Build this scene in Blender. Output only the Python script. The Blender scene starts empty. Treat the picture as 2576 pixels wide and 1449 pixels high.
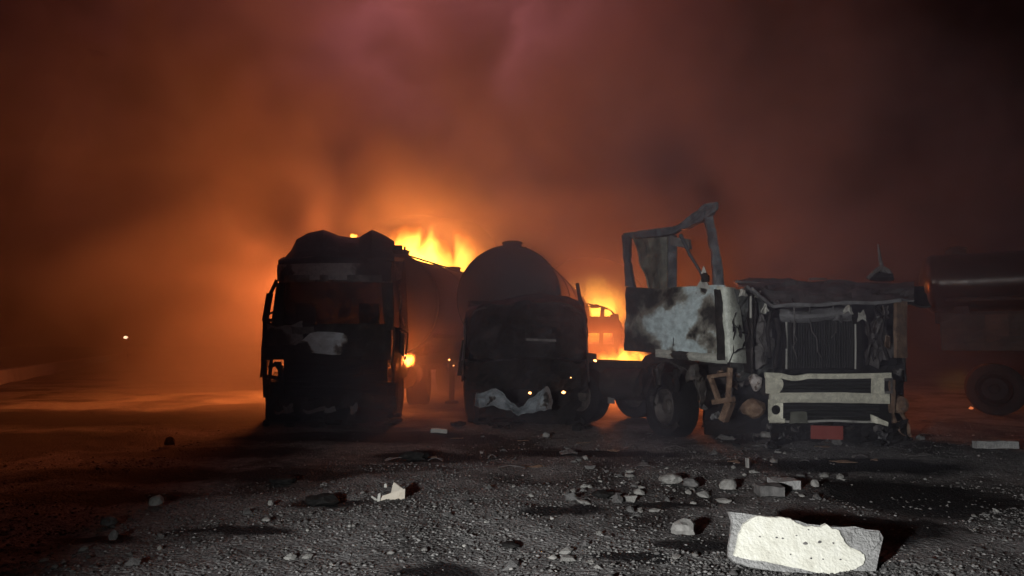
import bpy, math, random
import numpy as np
from mathutils import Vector, Matrix, noise
random.seed(7); np.random.seed(7)
R = math.radians
sc = bpy.context.scene
col = sc.collection

# ------------------------------------------------------------------ camera
F = 1800.0; W0, H0 = 2576.0, 1449.0; CAMH = 1.4; PITCH = math.atan(145.5 / F)
cam_d = bpy.data.cameras.new('camera'); cam = bpy.data.objects.new('camera', cam_d); col.objects.link(cam)
cam.location = (0, 0, CAMH); cam.rotation_euler = (math.pi / 2 + PITCH, 0, 0)
cam_d.sensor_width = 36; cam_d.lens = 36 * F / W0; cam_d.clip_start = 0.05; cam_d.clip_end = 3000
sc.camera = cam

# ------------------------------------------------------------------ world: night sky
wd = bpy.data.worlds.new('World'); sc.world = wd; wd.use_nodes = True
wn = wd.node_tree; wn.nodes.clear()
sky = wn.nodes.new('ShaderNodeTexSky'); sky.sky_type = 'NISHITA'; sky.sun_disc = False
sky.sun_elevation = R(-5); sky.sun_rotation = R(200)
bg = wn.nodes.new('ShaderNodeBackground'); bg.inputs['Strength'].default_value = 0.05
wo = wn.nodes.new('ShaderNodeOutputWorld')
wn.links.new(sky.outputs[0], bg.inputs[0]); wn.links.new(bg.outputs[0], wo.inputs[0])

# the white lamp that lights the foreground: a work light standing low, to the left of the photographer
tl = bpy.data.lights.new('work_light', 'SPOT'); tl.energy = 2900; tl.color = (0.97, 0.985, 1.0)
tl.spot_size = R(82); tl.spot_blend = 1.0; tl.shadow_soft_size = 0.16
to = bpy.data.objects.new('work_light', tl); col.objects.link(to)
to.location = (-2.2, -0.8, 1.4)
to.rotation_euler = (Vector((3.5, 9.0, 0.7)) - Vector(to.location)).to_track_quat('-Z', 'Y').to_euler()

# ------------------------------------------------------------------ render settings
sc.view_settings.view_transform = 'Standard'; sc.view_settings.look = 'None'
sc.view_settings.exposure = 0; sc.view_settings.gamma = 1
cy = sc.cycles
cy.use_denoising = True; cy.adaptive_threshold = 0.03
cy.max_bounces = 4; cy.diffuse_bounces = 2; cy.glossy_bounces = 2; cy.volume_bounces = 0; cy.transparent_max_bounces = 8
cy.sample_clamp_indirect = 4; cy.volume_step_rate = 1.0; cy.volume_max_steps = 256
cy.caustics_reflective = False; cy.caustics_refractive = False

def P(px, py, d):
    """point seen at photo position (px, py) (2576 wide) at forward distance d"""
    u = (px - W0 / 2) / F; v = (H0 / 2 - py) / F
    y = math.cos(PITCH) - v * math.sin(PITCH); z = math.sin(PITCH) + v * math.cos(PITCH)
    return Vector((u * d / y, d, CAMH + z * d / y))
def G(px, py):
    """point on the ground seen at (px, py)"""
    v = (H0 / 2 - py) / F
    y = math.cos(PITCH) - v * math.sin(PITCH); z = math.sin(PITCH) + v * math.cos(PITCH)
    return P(px, py, -CAMH * y / z)

# ------------------------------------------------------------------ materials
def new_mat(name):
    m = bpy.data.materials.new(name); m.use_nodes = True; nt = m.node_tree; nt.nodes.clear()
    o = nt.nodes.new('ShaderNodeOutputMaterial'); return m, nt, o
def N(nt, t, **kw):
    n = nt.nodes.new(t)
    for k, v in kw.items():
        if k.startswith('_'): setattr(n, k[1:], v)
        else: n.inputs[k.replace('__', ' ')].default_value = v
    return n
def L(nt, a, b): nt.links.new(a, b)
def ramp(nt, stops, src):
    r = nt.nodes.new('ShaderNodeValToRGB'); e = r.color_ramp.elements
    while len(e) < len(stops): e.new(0.5)
    for i, (p, c) in enumerate(stops):
        e[i].position = p; e[i].color = (c[0], c[1], c[2], 1) if isinstance(c, (tuple, list)) else (c, c, c, 1)
    L(nt, src, r.inputs[0]); return r
def noise_n(nt, co, scale, detail=5, rough=0.6, dist=0.0):
    n = N(nt, 'ShaderNodeTexNoise', Scale=scale, Detail=detail, Roughness=rough, Distortion=dist)
    L(nt, co, n.inputs['Vector']); return n
def surf(name, stops, scale=4, rough=(0.55, 0.95), metal=0.0, bump=0.3, bscale=40, detail=8, dist=0.4, bdist=0.01, spec=.5):
    """mottled surface: a ramp of real base colours along a noise, with roughness variation and fine relief"""
    m, nt, o = new_mat(name); tc = N(nt, 'ShaderNodeTexCoord').outputs['Object']
    n1 = noise_n(nt, tc, scale, detail, 0.65, dist); r = ramp(nt, stops, n1.outputs[0])
    n2 = noise_n(nt, tc, bscale, 4); b = N(nt, 'ShaderNodeBump', Strength=bump, Distance=bdist); L(nt, n2.outputs[0], b.inputs['Height'])
    rr = ramp(nt, [(0.3, rough[0]), (0.7, rough[1])], n2.outputs[0])
    p = N(nt, 'ShaderNodeBsdfPrincipled', Metallic=metal); p.inputs['Specular IOR Level'].default_value = spec
    L(nt, r.outputs[0], p.inputs['Base Color']); L(nt, rr.outputs[0], p.inputs['Roughness']); L(nt, b.outputs[0], p.inputs['Normal'])
    L(nt, p.outputs[0], o.inputs[0]); return m
def paint_char(name, paint, blobs, edge=0.12, nscale=5.0, namp=0.35, base=-0.2):
    """scorched paint: bare char in blobs (centre, radius) with ragged borders, rust along them"""
    m, nt, o = new_mat(name); tc = N(nt, 'ShaderNodeTexCoord').outputs['Object']
    n1 = noise_n(nt, tc, nscale, 9, 0.65, 0.3)
    nw = noise_n(nt, tc, 3.2, 4, 0.6)
    wv = N(nt, 'ShaderNodeVectorMath', _operation='MULTIPLY_ADD'); L(nt, nw.outputs['Color'], wv.inputs[0]); wv.inputs[1].default_value = (.55, .55, .55); wv.inputs[2].default_value = (-.275, -.275, -.275)
    wa = N(nt, 'ShaderNodeVectorMath', _operation='ADD'); L(nt, tc, wa.inputs[0]); L(nt, wv.outputs[0], wa.inputs[1])
    acc = None
    for c, r in blobs:
        d = N(nt, 'ShaderNodeVectorMath', _operation='DISTANCE'); L(nt, wa.outputs[0], d.inputs[0]); d.inputs[1].default_value = c
        q = N(nt, 'ShaderNodeMath', _operation='MULTIPLY_ADD'); L(nt, d.outputs['Value'], q.inputs[0]); q.inputs[1].default_value = -1.0 / r; q.inputs[2].default_value = 1.0
        if acc is None: acc = q.outputs[0]
        else:
            mx = N(nt, 'ShaderNodeMath', _operation='MAXIMUM'); L(nt, acc, mx.inputs[0]); L(nt, q.outputs[0], mx.inputs[1]); acc = mx.outputs[0]
    if acc is None:
        v = N(nt, 'ShaderNodeValue'); v.outputs[0].default_value = base; acc = v.outputs[0]
    else:
        mx = N(nt, 'ShaderNodeMath', _operation='MAXIMUM'); L(nt, acc, mx.inputs[0]); mx.inputs[1].default_value = base; acc = mx.outputs[0]
    s = N(nt, 'ShaderNodeMath', _operation='MULTIPLY_ADD'); L(nt, n1.outputs[0], s.inputs[0]); s.inputs[1].default_value = namp * 2; s.inputs[2].default_value = -namp
    t = N(nt, 'ShaderNodeMath', _operation='ADD'); L(nt, acc, t.inputs[0]); L(nt, s.outputs[0], t.inputs[1])
    n3 = noise_n(nt, tc, 14, 6, 0.7)
    pc = ramp(nt, [(0.3, tuple(c * 0.55 for c in paint)), (0.62, paint)], n3.outputs[0])
    mk = N(nt, 'ShaderNodeMapRange', _clamp=True); L(nt, t.outputs[0], mk.inputs[0]); mk.inputs[1].default_value = -edge / 2; mk.inputs[2].default_value = edge / 2
    cc = ramp(nt, [(0.35, (0.012, 0.011, 0.011)), (0.6, (0.035, 0.028, 0.024)), (0.8, (0.09, 0.07, 0.06))], n3.outputs[0])
    k1 = N(nt, 'ShaderNodeMapRange', _clamp=True); L(nt, mk.outputs[0], k1.inputs[0]); k1.inputs[2].default_value = .45
    k2 = N(nt, 'ShaderNodeMapRange', _clamp=True); L(nt, mk.outputs[0], k2.inputs[0]); k2.inputs[1].default_value = .45
    scr = ramp(nt, [(0.3, (paint[0] * .22, paint[1] * .16, paint[2] * .12)), (0.7, (paint[0] * .5, paint[1] * .42, paint[2] * .36))], n3.outputs[0])
    mix0 = N(nt, 'ShaderNodeMix', _data_type='RGBA'); L(nt, k1.outputs[0], mix0.inputs[0]); L(nt, pc.outputs[0], mix0.inputs[6]); L(nt, scr.outputs[0], mix0.inputs[7])
    mix = N(nt, 'ShaderNodeMix', _data_type='RGBA'); L(nt, k2.outputs[0], mix.inputs[0]); L(nt, mix0.outputs[2], mix.inputs[6]); L(nt, cc.outputs[0], mix.inputs[7])
    b = N(nt, 'ShaderNodeBump', Strength=0.35, Distance=0.01); L(nt, n3.outputs[0], b.inputs['Height'])
    p = N(nt, 'ShaderNodeBsdfPrincipled'); L(nt, mix.outputs[2], p.inputs['Base Color'])
    rr = N(nt, 'ShaderNodeMapRange'); L(nt, mk.outputs[0], rr.inputs[0]); rr.inputs[3].default_value = 0.5; rr.inputs[4].default_value = 0.9
    L(nt, rr.outputs[0], p.inputs['Roughness']); L(nt, b.outputs[0], p.inputs['Normal']); L(nt, p.outputs[0], o.inputs[0]); return m
def emit(name, c, s):
    m, nt, o = new_mat(name); e = N(nt, 'ShaderNodeEmission', Strength=s); e.inputs[0].default_value = (*c, 1); L(nt, e.outputs[0], o.inputs[0]); return m

CHAR = surf('charred_steel', [(0.3, (0.012, 0.011, 0.011)), (0.55, (0.03, 0.025, 0.023)), (0.75, (0.07, 0.058, 0.05))], 5, (0.5, 0.9), spec=.12)
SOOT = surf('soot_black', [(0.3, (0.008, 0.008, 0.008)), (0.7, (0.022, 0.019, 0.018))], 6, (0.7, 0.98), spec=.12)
ASHY = surf('ashen_steel', [(0.3, (0.03, 0.026, 0.025)), (0.5, (0.1, 0.09, 0.085)), (0.7, (0.2, 0.185, 0.175))], 5, (0.6, 0.95))
GREY = surf('scorched_grey_paint', [(0.3, (0.06, 0.055, 0.055)), (0.5, (0.17, 0.165, 0.165)), (0.75, (0.26, 0.26, 0.26))], 3, (0.5, 0.85))
PALE = surf('pale_bared_metal', [(0.3, (0.1, 0.09, 0.08)), (0.45, (0.36, 0.35, 0.31)), (0.7, (0.5, 0.48, 0.42))], 4, (0.5, 0.85))
RUST = surf('heat_rusted_steel', [(0.3, (0.05, 0.03, 0.02)), (0.5, (0.16, 0.095, 0.06)), (0.7, (0.3, 0.21, 0.14))], 7, (0.7, 0.95))
CREAM = paint_char('cream_bumper_steel', (0.74, 0.71, 0.57), [], .4, 5, .4, -.4)
TANK = surf('sooted_tank', [(0.3, (0.012, 0.011, 0.011)), (0.55, (0.028, 0.024, 0.023)), (0.8, (0.06, 0.05, 0.046))], 1.6, (0.75, 1.0), bump=.5, bscale=7)
TANKR = surf('browned_tank', [(0.3, (0.014, 0.011, 0.01)), (0.6, (0.035, 0.027, 0.022)), (0.8, (0.07, 0.054, 0.043))], 1.2, (0.28, 0.42), metal=0.6, bump=.25, bscale=5)
TYRE = surf('burnt_rubber', [(0.3, (0.006, 0.006, 0.006)), (0.6, (0.012, 0.011, 0.011)), (0.8, (0.03, 0.027, 0.025))], 9, (0.8, 1.0), spec=.12)
RIM = surf('burnt_rim', [(0.3, (0.02, 0.016, 0.014)), (0.5, (0.05, 0.042, 0.036)), (0.75, (0.1, 0.085, 0.075))], 9, (0.6, 0.9))
PLATE = surf('red_plate', [(0.25, (0.12, 0.03, 0.025)), (0.4, (0.25, 0.05, 0.038)), (0.8, (0.3, 0.065, 0.048))], 5, (0.5, 0.8))
CONC = surf('grey_concrete', [(0.3, (0.19, 0.185, 0.175)), (0.5, (0.33, 0.325, 0.31)), (0.75, (0.44, 0.43, 0.415))], 12, (0.85, 1.0), bump=1.0, bscale=45, bdist=.025)
WPAINT = surf('white_painted_plaster', [(0.25, (0.4, 0.385, 0.33)), (0.36, (0.68, 0.66, 0.55)), (0.52, (0.79, 0.775, 0.66)), (0.8, (0.83, 0.815, 0.72))], 11, (0.8, 1.0), bump=0.5, bscale=38, bdist=.02)
WALLC = surf('wall_concrete', [(0.3, (0.5, 0.48, 0.44)), (0.6, (0.66, 0.64, 0.59)), (0.8, (0.72, 0.7, 0.65))], 2, (0.8, 1.0))
STONE_P = surf('pale_stone', [(0.3, (0.12, 0.115, 0.105)), (0.5, (0.24, 0.23, 0.21)), (0.75, (0.38, 0.37, 0.34))], 12, (0.75, 1.0), bump=0.6)
STONE_D = surf('sooty_stone', [(0.3, (0.05, 0.047, 0.045)), (0.5, (0.11, 0.105, 0.1)), (0.75, (0.18, 0.17, 0.16))], 12, (0.75, 1.0), bump=0.6)
CARTON = surf('buff_carton', [(0.25, (0.2, 0.15, 0.1)), (0.4, (0.52, 0.46, 0.37)), (0.8, (0.62, 0.57, 0.48))], 8, (0.8, 1.0))
COAL = surf('charcoal_lump', [(0.3, (0.006, 0.006, 0.006)), (0.6, (0.018, 0.017, 0.016)), (0.85, (0.05, 0.045, 0.04))], 14, (0.7, 1.0), bump=0.8, spec=.12)

# ------------------------------------------------------------------ mesh builder
def nz(p, s=1.0, seed=0.0): return noise.noise(Vector((p[0] * s + seed, p[1] * s - seed * 1.7, p[2] * s + seed * 0.6)))
class MB:
    def __init__(self, M=None): self.v = []; self.f = []; self.M = M
    def add(self, vs, fs):
        b = len(self.v)
        self.v += [self.M @ Vector(p) if self.M else Vector(p) for p in vs]
        self.f += [tuple(b + i for i in f) for f in fs]; return self
    def hexa(self, p):  # 8 corners: bottom ring then top ring
        return self.add(p, [(3, 2, 1, 0), (4, 5, 6, 7), (0, 1, 5, 4), (1, 2, 6, 5), (2, 3, 7, 6), (3, 0, 4, 7)])
    def box(self, c, s, rot=None):
        x, y, z = s[0] / 2, s[1] / 2, s[2] / 2
        q = [(-x, -y, -z), (x, -y, -z), (x, y, -z), (-x, y, -z), (-x, -y, z), (x, -y, z), (x, y, z), (-x, y, z)]
        Rm = rot if rot is not None else Matrix.Identity(3)
        return self.hexa([Vector(c) + Rm @ Vector(a) for a in q])
    def tube(self, path, r, n=8, jit=0.0):
        path = [Vector(p) for p in path]; rr = r if isinstance(r, (list, tuple)) else [r] * len(path)
        vs = []; fs = []
        for i, p in enumerate(path):
            t = (path[min(i + 1, len(path) - 1)] - path[max(i - 1, 0)]).normalized()
            a = t.cross(Vector((0, 0, 1)) if abs(t.z) < 0.9 else Vector((1, 0, 0))).normalized(); b = t.cross(a)
            for k in range(n):
                w = 2 * math.pi * k / n
                vs.append(p + (a * math.cos(w) + b * math.sin(w)) * rr[i] * (1 + jit * nz(p + a * math.cos(w), 5)))
        for i in range(len(path) - 1):
            for k in range(n): fs.append((i * n + k, i * n + (k + 1) % n, (i + 1) * n + (k + 1) % n, (i + 1) * n + k))
        fs.append(tuple(range(n - 1, -1, -1))); fs.append(tuple((len(path) - 1) * n + k for k in range(n)))
        return self.add(vs, fs)
    def bar(self, a, b, w, h, up=(0, 0, 1)):
        a, b = Vector(a), Vector(b); t = (b - a).normalized(); up = Vector(up)
        if abs(t.dot(up)) > 0.95: up = Vector((0, 1, 0))
        s = t.cross(up).normalized() * w / 2; u = s.cross(t).normalized() * h / 2
        return self.hexa([a - s - u, a + s - u, b + s - u, b - s - u, a - s + u, a + s + u, b + s + u, b - s + u])
    def lathe(self, c, axis, prof, n=32, sx=1.0, up=(0, 0, 1), jit=0.0, seed=0):
        """prof: (t along axis, radius); sx widens sideways"""
        c = Vector(c); ax = Vector(axis).normalized(); u = Vector(up); s = ax.cross(u).normalized(); u = s.cross(ax).normalized()
        vs = []; fs = []
        for i, (t, r) in enumerate(prof):
            for k in range(n):
                w = 2 * math.pi * k / n; q = c + ax * t + (s * math.cos(w) * sx + u * math.sin(w)) * r
                if jit: q = c + ax * t + (s * math.cos(w) * sx + u * math.sin(w)) * r * (1 + jit * nz(q, 1.3, seed))
                vs.append(q)
        for i in range(len(prof) - 1):
            for k in range(n): fs.append((i * n + k, i * n + (k + 1) % n, (i + 1) * n + (k + 1) % n, (i + 1) * n + k))
        fs.append(tuple(range(n - 1, -1, -1))); fs.append(tuple((len(prof) - 1) * n + k for k in range(n)))
        return self.add(vs, fs)
    def sheet(self, fn, nu, nv, th=0.02, jit=0.02, js=2.5, seed=0.0, edge=0.0):
        """thin closed sheet from fn(u,v); jit dents it, edge frays its rim"""
        pts = [[Vector(fn(i / nu, j / nv)) for j in range(nv + 1)] for i in range(nu + 1)]
        vs = []; 
        nrm = [[None] * (nv + 1) for _ in range(nu + 1)]
        for i in range(nu + 1):
            for j in range(nv + 1):
                du = pts[min(i + 1, nu)][j] - pts[max(i - 1, 0)][j]; dv = pts[i][min(j + 1, nv)] - pts[i][max(j - 1, 0)]
                n = du.cross(dv); nrm[i][j] = n.normalized() if n.length > 1e-9 else Vector((0, -1, 0))
        A = []; B = []
        for i in range(nu + 1):
            for j in range(nv + 1):
                p = pts[i][j] + nrm[i][j] * jit * (nz(pts[i][j], js, seed) + 0.5 * nz(pts[i][j], js * 2.7, seed + 9))
                if edge and (i in (0, nu) or j in (0, nv)):
                    ctr = pts[nu // 2][nv // 2]; p += (ctr - p).normalized() * edge * (0.5 + nz(p, 9, seed))
                A.append(p + nrm[i][j] * th / 2); B.append(p - nrm[i][j] * th / 2)
        m = nv + 1; nA = len(A); vs = A + B; fs = []
        for i in range(nu):
            for j in range(nv):
                a, b, c, d = i * m + j, (i + 1) * m + j, (i + 1) * m + j + 1, i * m + j + 1
                fs.append((a, b, c, d)); fs.append((nA + d, nA + c, nA + b, nA + a))
        rim = [i * m for i in range(nu + 1)] + [nu * m + j for j in range(1, nv + 1)] + [i * m + nv for i in range(nu - 1, -1, -1)] + [j for j in range(nv - 1, 0, -1)]
        for k in range(len(rim)):
            a, b = rim[k], rim[(k + 1) % len(rim)]; fs.append((b, a, nA + a, nA + b))
        return self.add(vs, fs)
    def quad(self, a, b, c, d, nu=8, nv=6, th=0.02, jit=0.02, js=2.5, seed=0.0, bulge=0.0, edge=0.0):
        a, b, c, d = Vector(a), Vector(b), Vector(c), Vector(d); n = (b - a).cross(d - a).normalized()
        f = lambda u, v: (a * (1 - u) + b * u) * (1 - v) + (d * (1 - u) + c * u) * v + n * bulge * 16 * u * (1 - u) * v * (1 - v)
        return self.sheet(f, nu, nv, th, jit, js, seed, edge)
    def prism(self, pts, ext):
        ext = Vector(ext); n = len(pts); pts = [Vector(p) for p in pts]
        return self.add(pts + [p + ext for p in pts], [tuple(range(n - 1, -1, -1)), tuple(range(n, 2 * n))] + [(i, (i + 1) % n, n + (i + 1) % n, n + i) for i in range(n)])
    def lump(self, c, s, seed=0, n=2, amp=0.35, flat=True):
        import bmesh
        bm = bmesh.new(); bmesh.ops.create_icosphere(bm, subdivisions=n, radius=1.0)
        vs = []
        for v in bm.verts:
            p = v.co.copy(); k = 1 + amp * (nz(p, 1.1, seed) + 0.6 * nz(p, 2.4, seed + 4)); q = Vector((p.x * s[0], p.y * s[1], p.z * s[2])) * k
            if flat and q.z < -s[2] * 0.45: q.z = -s[2] * 0.45
            vs.append(Vector(c) + q)
        fs = [tuple(x.index for x in f.verts) for f in bm.faces]; bm.free(); return self.add(vs, fs)
    def build(self, name, mat, parent=None, smooth=False, recalc=True):
        off = Vector((0, 0, 0)); q = parent
        while q is not None: off += q.location; q = q.parent
        me = bpy.data.meshes.new(name); me.from_pydata([tuple(p - off) for p in self.v], [], self.f); me.update()
        if recalc:
            import bmesh
            bm = bmesh.new(); bm.from_mesh(me); bmesh.ops.recalc_face_normals(bm, faces=bm.faces); bm.to_mesh(me); bm.free()
        if smooth:
            me.polygons.foreach_set('use_smooth', [True] * len(me.polygons))
            try: me.set_sharp_from_angle(angle=R(40))
            except Exception: pass
        me.materials.append(mat)
        o = bpy.data.objects.new(name, me); col.objects.link(o); o.parent = parent; return o
def tag(o, label=None, cat=None, group=None, kind=None):
    if label: o['label'] = label
    if cat: o['category'] = cat
    if group: o['group'] = group
    if kind: o['kind'] = kind
    return o
def thing(name, loc, label, cat, group=None):
    o = bpy.data.objects.new(name, None); col.objects.link(o); o.location = loc; o.empty_display_size = 0.2
    return tag(o, label, cat, group)
def grounded(mb, name, mat, label, cat, group=None, smooth=False):
    """a single-mesh thing with its origin at its base"""
    c = sum(mb.v, Vector()) / len(mb.v); base = Vector((c.x, c.y, min(p.z for p in mb.v)))
    mb.v = [p - base for p in mb.v]; o = mb.build(name, mat, None, smooth); o.location = base
    return tag(o, label, cat, group)

# ------------------------------------------------------------------ ground
BURN_SHADE = [(tuple(G(x, y)), rx, ry) for x, y, rx, ry in ((330, 1200, 1.3, .5), (200, 1255, 1.1, .32), (720, 1195, .8, .4), (1060, 1148, .75, .55), (815, 1262, .35, .2), (1760, 1368, .42, .17), (1100, 1436, .35, .2),
    (2270, 1240, 1.0, .9), (2200, 1330, .7, .5), (2150, 1170, 1.5, .5), (480, 1140, 1.6, .5), (1500, 1140, 1.2, .35), (1420, 1290, .4, .15), (600, 1330, .5, .14), (1680, 1270, .35, .16), (250, 1360, .45, .14), (900, 1100, 2.2, .8), (1560, 1400, .3, .12), (300, 1050, 5.0, 1.9), (60, 1110, 2.5, 1.2))]  # burns, plus block and stone shadows and the left shaded band painted in
def burnt(x, y):  # covers the painted-in shadow patches as well as the burns
    return max(1.25 - math.hypot((x - c[0]) / rx, (y - c[1]) / ry) + .5 * noise.noise(Vector((x * 1.3, y * 1.3, 8))) for c, rx, ry in BURN_SHADE)
def gz(x, y):
    """height of the uneven ground"""
    d = math.hypot(x, y)
    a = 1.0 if d < 30 else max(0.0, 1 - (d - 30) / 40)
    h = 0.05 * noise.noise(Vector((x * 0.35, y * 0.35, 1))) + 0.035 * noise.noise(Vector((x * 0.9, y * 0.9, 5))) + 0.022 * noise.noise(Vector((x * 2.3, y * 2.3, 9)))
    if d < 14: h += 0.014 * noise.noise(Vector((x * 6, y * 6, 3))) + 0.008 * noise.noise(Vector((x * 14, y * 14, 7)))
    return h * a
def build_ground():
    ys = [-40, -20, -8, -3, 0]; y = 1.5
    while y < 1500: ys.append(y); y += 0.035 + 0.0045 * y + (0.0009 * y * y if y > 14 else 0.00045 * y * y)
    nx = 300; us = np.linspace(-1, 1, nx + 1)
    vs = []
    for yy in ys:
        for u in us:
            w = max(8.0, abs(yy) * 1.15 + 4)
            x = w * (0.8 * u + 0.2 * u ** 3) if abs(u) < 0.985 else w * 3 * u
            vs.append((x, yy, gz(x, yy)))
    m = nx + 1; fs = [(j * m + i, j * m + i + 1, (j + 1) * m + i + 1, (j + 1) * m + i) for j in range(len(ys) - 1) for i in range(nx)]
    me = bpy.data.meshes.new('ground'); me.from_pydata(vs, [], fs); me.update(); me.polygons.foreach_set('use_smooth', [True] * len(fs))
    m_, nt, o = new_mat('burnt_gravel_ground'); tc = N(nt, 'ShaderNodeTexCoord').outputs['Object']
    na = noise_n(nt, tc, 0.55, 7, 0.62, 0.5); nb = noise_n(nt, tc, 9, 8, 0.75, 0.2); nc = N(nt, 'ShaderNodeTexVoronoi', Scale=34.0, Randomness=1.0); L(nt, tc, nc.inputs['Vector'])
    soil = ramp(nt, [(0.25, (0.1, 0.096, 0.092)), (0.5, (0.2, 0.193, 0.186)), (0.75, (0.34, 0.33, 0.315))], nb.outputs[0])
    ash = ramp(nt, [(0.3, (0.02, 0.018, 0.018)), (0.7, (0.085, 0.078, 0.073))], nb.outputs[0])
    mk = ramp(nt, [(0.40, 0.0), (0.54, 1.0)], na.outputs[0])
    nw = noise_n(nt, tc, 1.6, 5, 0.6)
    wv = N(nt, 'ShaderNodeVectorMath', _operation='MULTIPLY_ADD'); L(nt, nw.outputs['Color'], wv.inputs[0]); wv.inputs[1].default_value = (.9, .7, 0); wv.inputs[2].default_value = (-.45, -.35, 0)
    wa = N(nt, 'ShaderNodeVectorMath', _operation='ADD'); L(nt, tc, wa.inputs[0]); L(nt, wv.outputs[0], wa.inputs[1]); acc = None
    for c, rx, ry in BURN_SHADE:
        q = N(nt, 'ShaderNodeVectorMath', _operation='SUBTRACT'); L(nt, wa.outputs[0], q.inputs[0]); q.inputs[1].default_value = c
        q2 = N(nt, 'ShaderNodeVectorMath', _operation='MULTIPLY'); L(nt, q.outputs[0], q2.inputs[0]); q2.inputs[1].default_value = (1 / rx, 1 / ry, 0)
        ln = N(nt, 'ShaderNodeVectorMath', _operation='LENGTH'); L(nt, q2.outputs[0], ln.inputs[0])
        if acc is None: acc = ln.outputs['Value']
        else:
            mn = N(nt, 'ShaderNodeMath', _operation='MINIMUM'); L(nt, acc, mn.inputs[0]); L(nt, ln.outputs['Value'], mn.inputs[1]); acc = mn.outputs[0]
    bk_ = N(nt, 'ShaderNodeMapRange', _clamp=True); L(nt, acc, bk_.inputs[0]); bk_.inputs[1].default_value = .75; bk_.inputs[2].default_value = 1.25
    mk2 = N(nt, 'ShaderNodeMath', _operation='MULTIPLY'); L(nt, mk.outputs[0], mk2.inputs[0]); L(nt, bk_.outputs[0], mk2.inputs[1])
    soot_shade_c = ramp(nt, [(0.3, (0.007, 0.007, 0.008)), (0.7, (0.022, 0.021, 0.022))], nb.outputs[0])  # soot tone, also used for the painted-in shadows
    ash_shade_m = N(nt, 'ShaderNodeMix', _data_type='RGBA'); L(nt, bk_.outputs[0], ash_shade_m.inputs[0]); L(nt, soot_shade_c.outputs[0], ash_shade_m.inputs[6]); L(nt, ash.outputs[0], ash_shade_m.inputs[7])
    mix = N(nt, 'ShaderNodeMix', _data_type='RGBA'); L(nt, mk2.outputs[0], mix.inputs[0]); L(nt, ash_shade_m.outputs[2], mix.inputs[6]); L(nt, soil.outputs[0], mix.inputs[7])
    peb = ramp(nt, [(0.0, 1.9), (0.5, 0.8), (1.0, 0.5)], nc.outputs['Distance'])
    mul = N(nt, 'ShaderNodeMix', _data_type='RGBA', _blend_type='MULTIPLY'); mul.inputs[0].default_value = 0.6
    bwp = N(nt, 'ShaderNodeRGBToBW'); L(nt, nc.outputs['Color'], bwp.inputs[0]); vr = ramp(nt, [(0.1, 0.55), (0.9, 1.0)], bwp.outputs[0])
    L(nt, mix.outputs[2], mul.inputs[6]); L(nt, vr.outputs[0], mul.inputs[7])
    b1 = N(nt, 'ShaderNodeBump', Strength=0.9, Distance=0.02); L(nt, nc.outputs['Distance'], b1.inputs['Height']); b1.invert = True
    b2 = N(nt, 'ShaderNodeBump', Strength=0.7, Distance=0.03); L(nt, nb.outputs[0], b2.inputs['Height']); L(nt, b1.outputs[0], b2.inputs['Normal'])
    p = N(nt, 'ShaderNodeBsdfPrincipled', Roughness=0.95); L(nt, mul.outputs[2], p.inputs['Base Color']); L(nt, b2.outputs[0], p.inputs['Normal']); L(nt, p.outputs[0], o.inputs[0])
    p.inputs['Specular IOR Level'].default_value = 0.2
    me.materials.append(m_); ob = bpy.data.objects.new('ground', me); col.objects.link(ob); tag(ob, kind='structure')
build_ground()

# low wall far on the left, in long cast segments
WDIR = Vector((-9.0, 19.5, 0)).normalized(); W_A = Vector((-15.3, 18.5, 0))
wall = thing('low_wall', W_A, 'low pale concrete wall running off into the dark beside the open yard', 'wall')
s = 0.0
for k in range(8):
    ln = 10.75 if k < 7 else 9
    a = W_A + WDIR * (s + 0.03); b = W_A + WDIR * (s + ln - 0.03); nrm = Vector((WDIR.y, -WDIR.x, 0))
    mb = MB(); q0, q1 = 0.3, 0.2
    mb.hexa([a + nrm * q0, b + nrm * q0, b - nrm * q0, a - nrm * q0, a + nrm * q1 + Vector((0, 0, .5)), b + nrm * q1 + Vector((0, 0, .5)), b - nrm * q1 + Vector((0, 0, .5)), a - nrm * q1 + Vector((0, 0, .5))])
    for i, p in enumerate(mb.v): p.z += -0.1 if i < 4 else 0
    mb.build('wall_segment', WALLC, wall); s += ln

# ------------------------------------------------------------------ wheels
def wheel(parent, c, axis, Rr=0.5, wd_=0.3, tm=TYRE, rm=RIM, rough=0.02):
    c = Vector(c); ax = Vector(axis).normalized(); h = wd_ / 2
    hub = MB().lathe(c, ax, [(-h * .3, 0.11), (h * .55, 0.11), (h * .6, 0.09), (h * .75, 0.085), (h * .8, 0.05)], 14).build('wheel', rm, parent, True)
    prof = [(-h * .8, Rr * .58), (-h, Rr * .66), (-h, Rr * .88), (-h * .82, Rr * .985), (0, Rr), (h * .82, Rr * .985), (h, Rr * .88), (h, Rr * .66), (h * .8, Rr * .58)]
    vs = MB(); n = 36
    vs.lathe(c, ax, prof, n, 1, jit=rough, seed=c.x)
    vs.f = vs.f[:-2]  # open in the middle
    m = len(prof); vs.f += [((m - 1) * n + k, (m - 1) * n + (k + 1) % n, (k + 1) % n, k) for k in range(n)]
    vs.build('tyre', tm, hub, True)
    rim = MB(); n = 28; pr = [(-h * .75, Rr * .575), (h * .85, Rr * .575), (h * .9, Rr * .55), (h * .7, Rr * .5), (h * .25, Rr * .42), (h * .2, 0.1), (h * .1, 0.1), (h * .12, Rr * .42), (h * .5, Rr * .52), (-h * .75, Rr * .545)]
    rim.lathe(c, ax, pr, n); rim.f = rim.f[:-2]; m = len(pr); rim.f += [((m - 1) * n + k, (m - 1) * n + (k + 1) % n, (k + 1) % n, k) for k in range(n)]
    rim.build('rim', rm, hub, True)
    return hub

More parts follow.
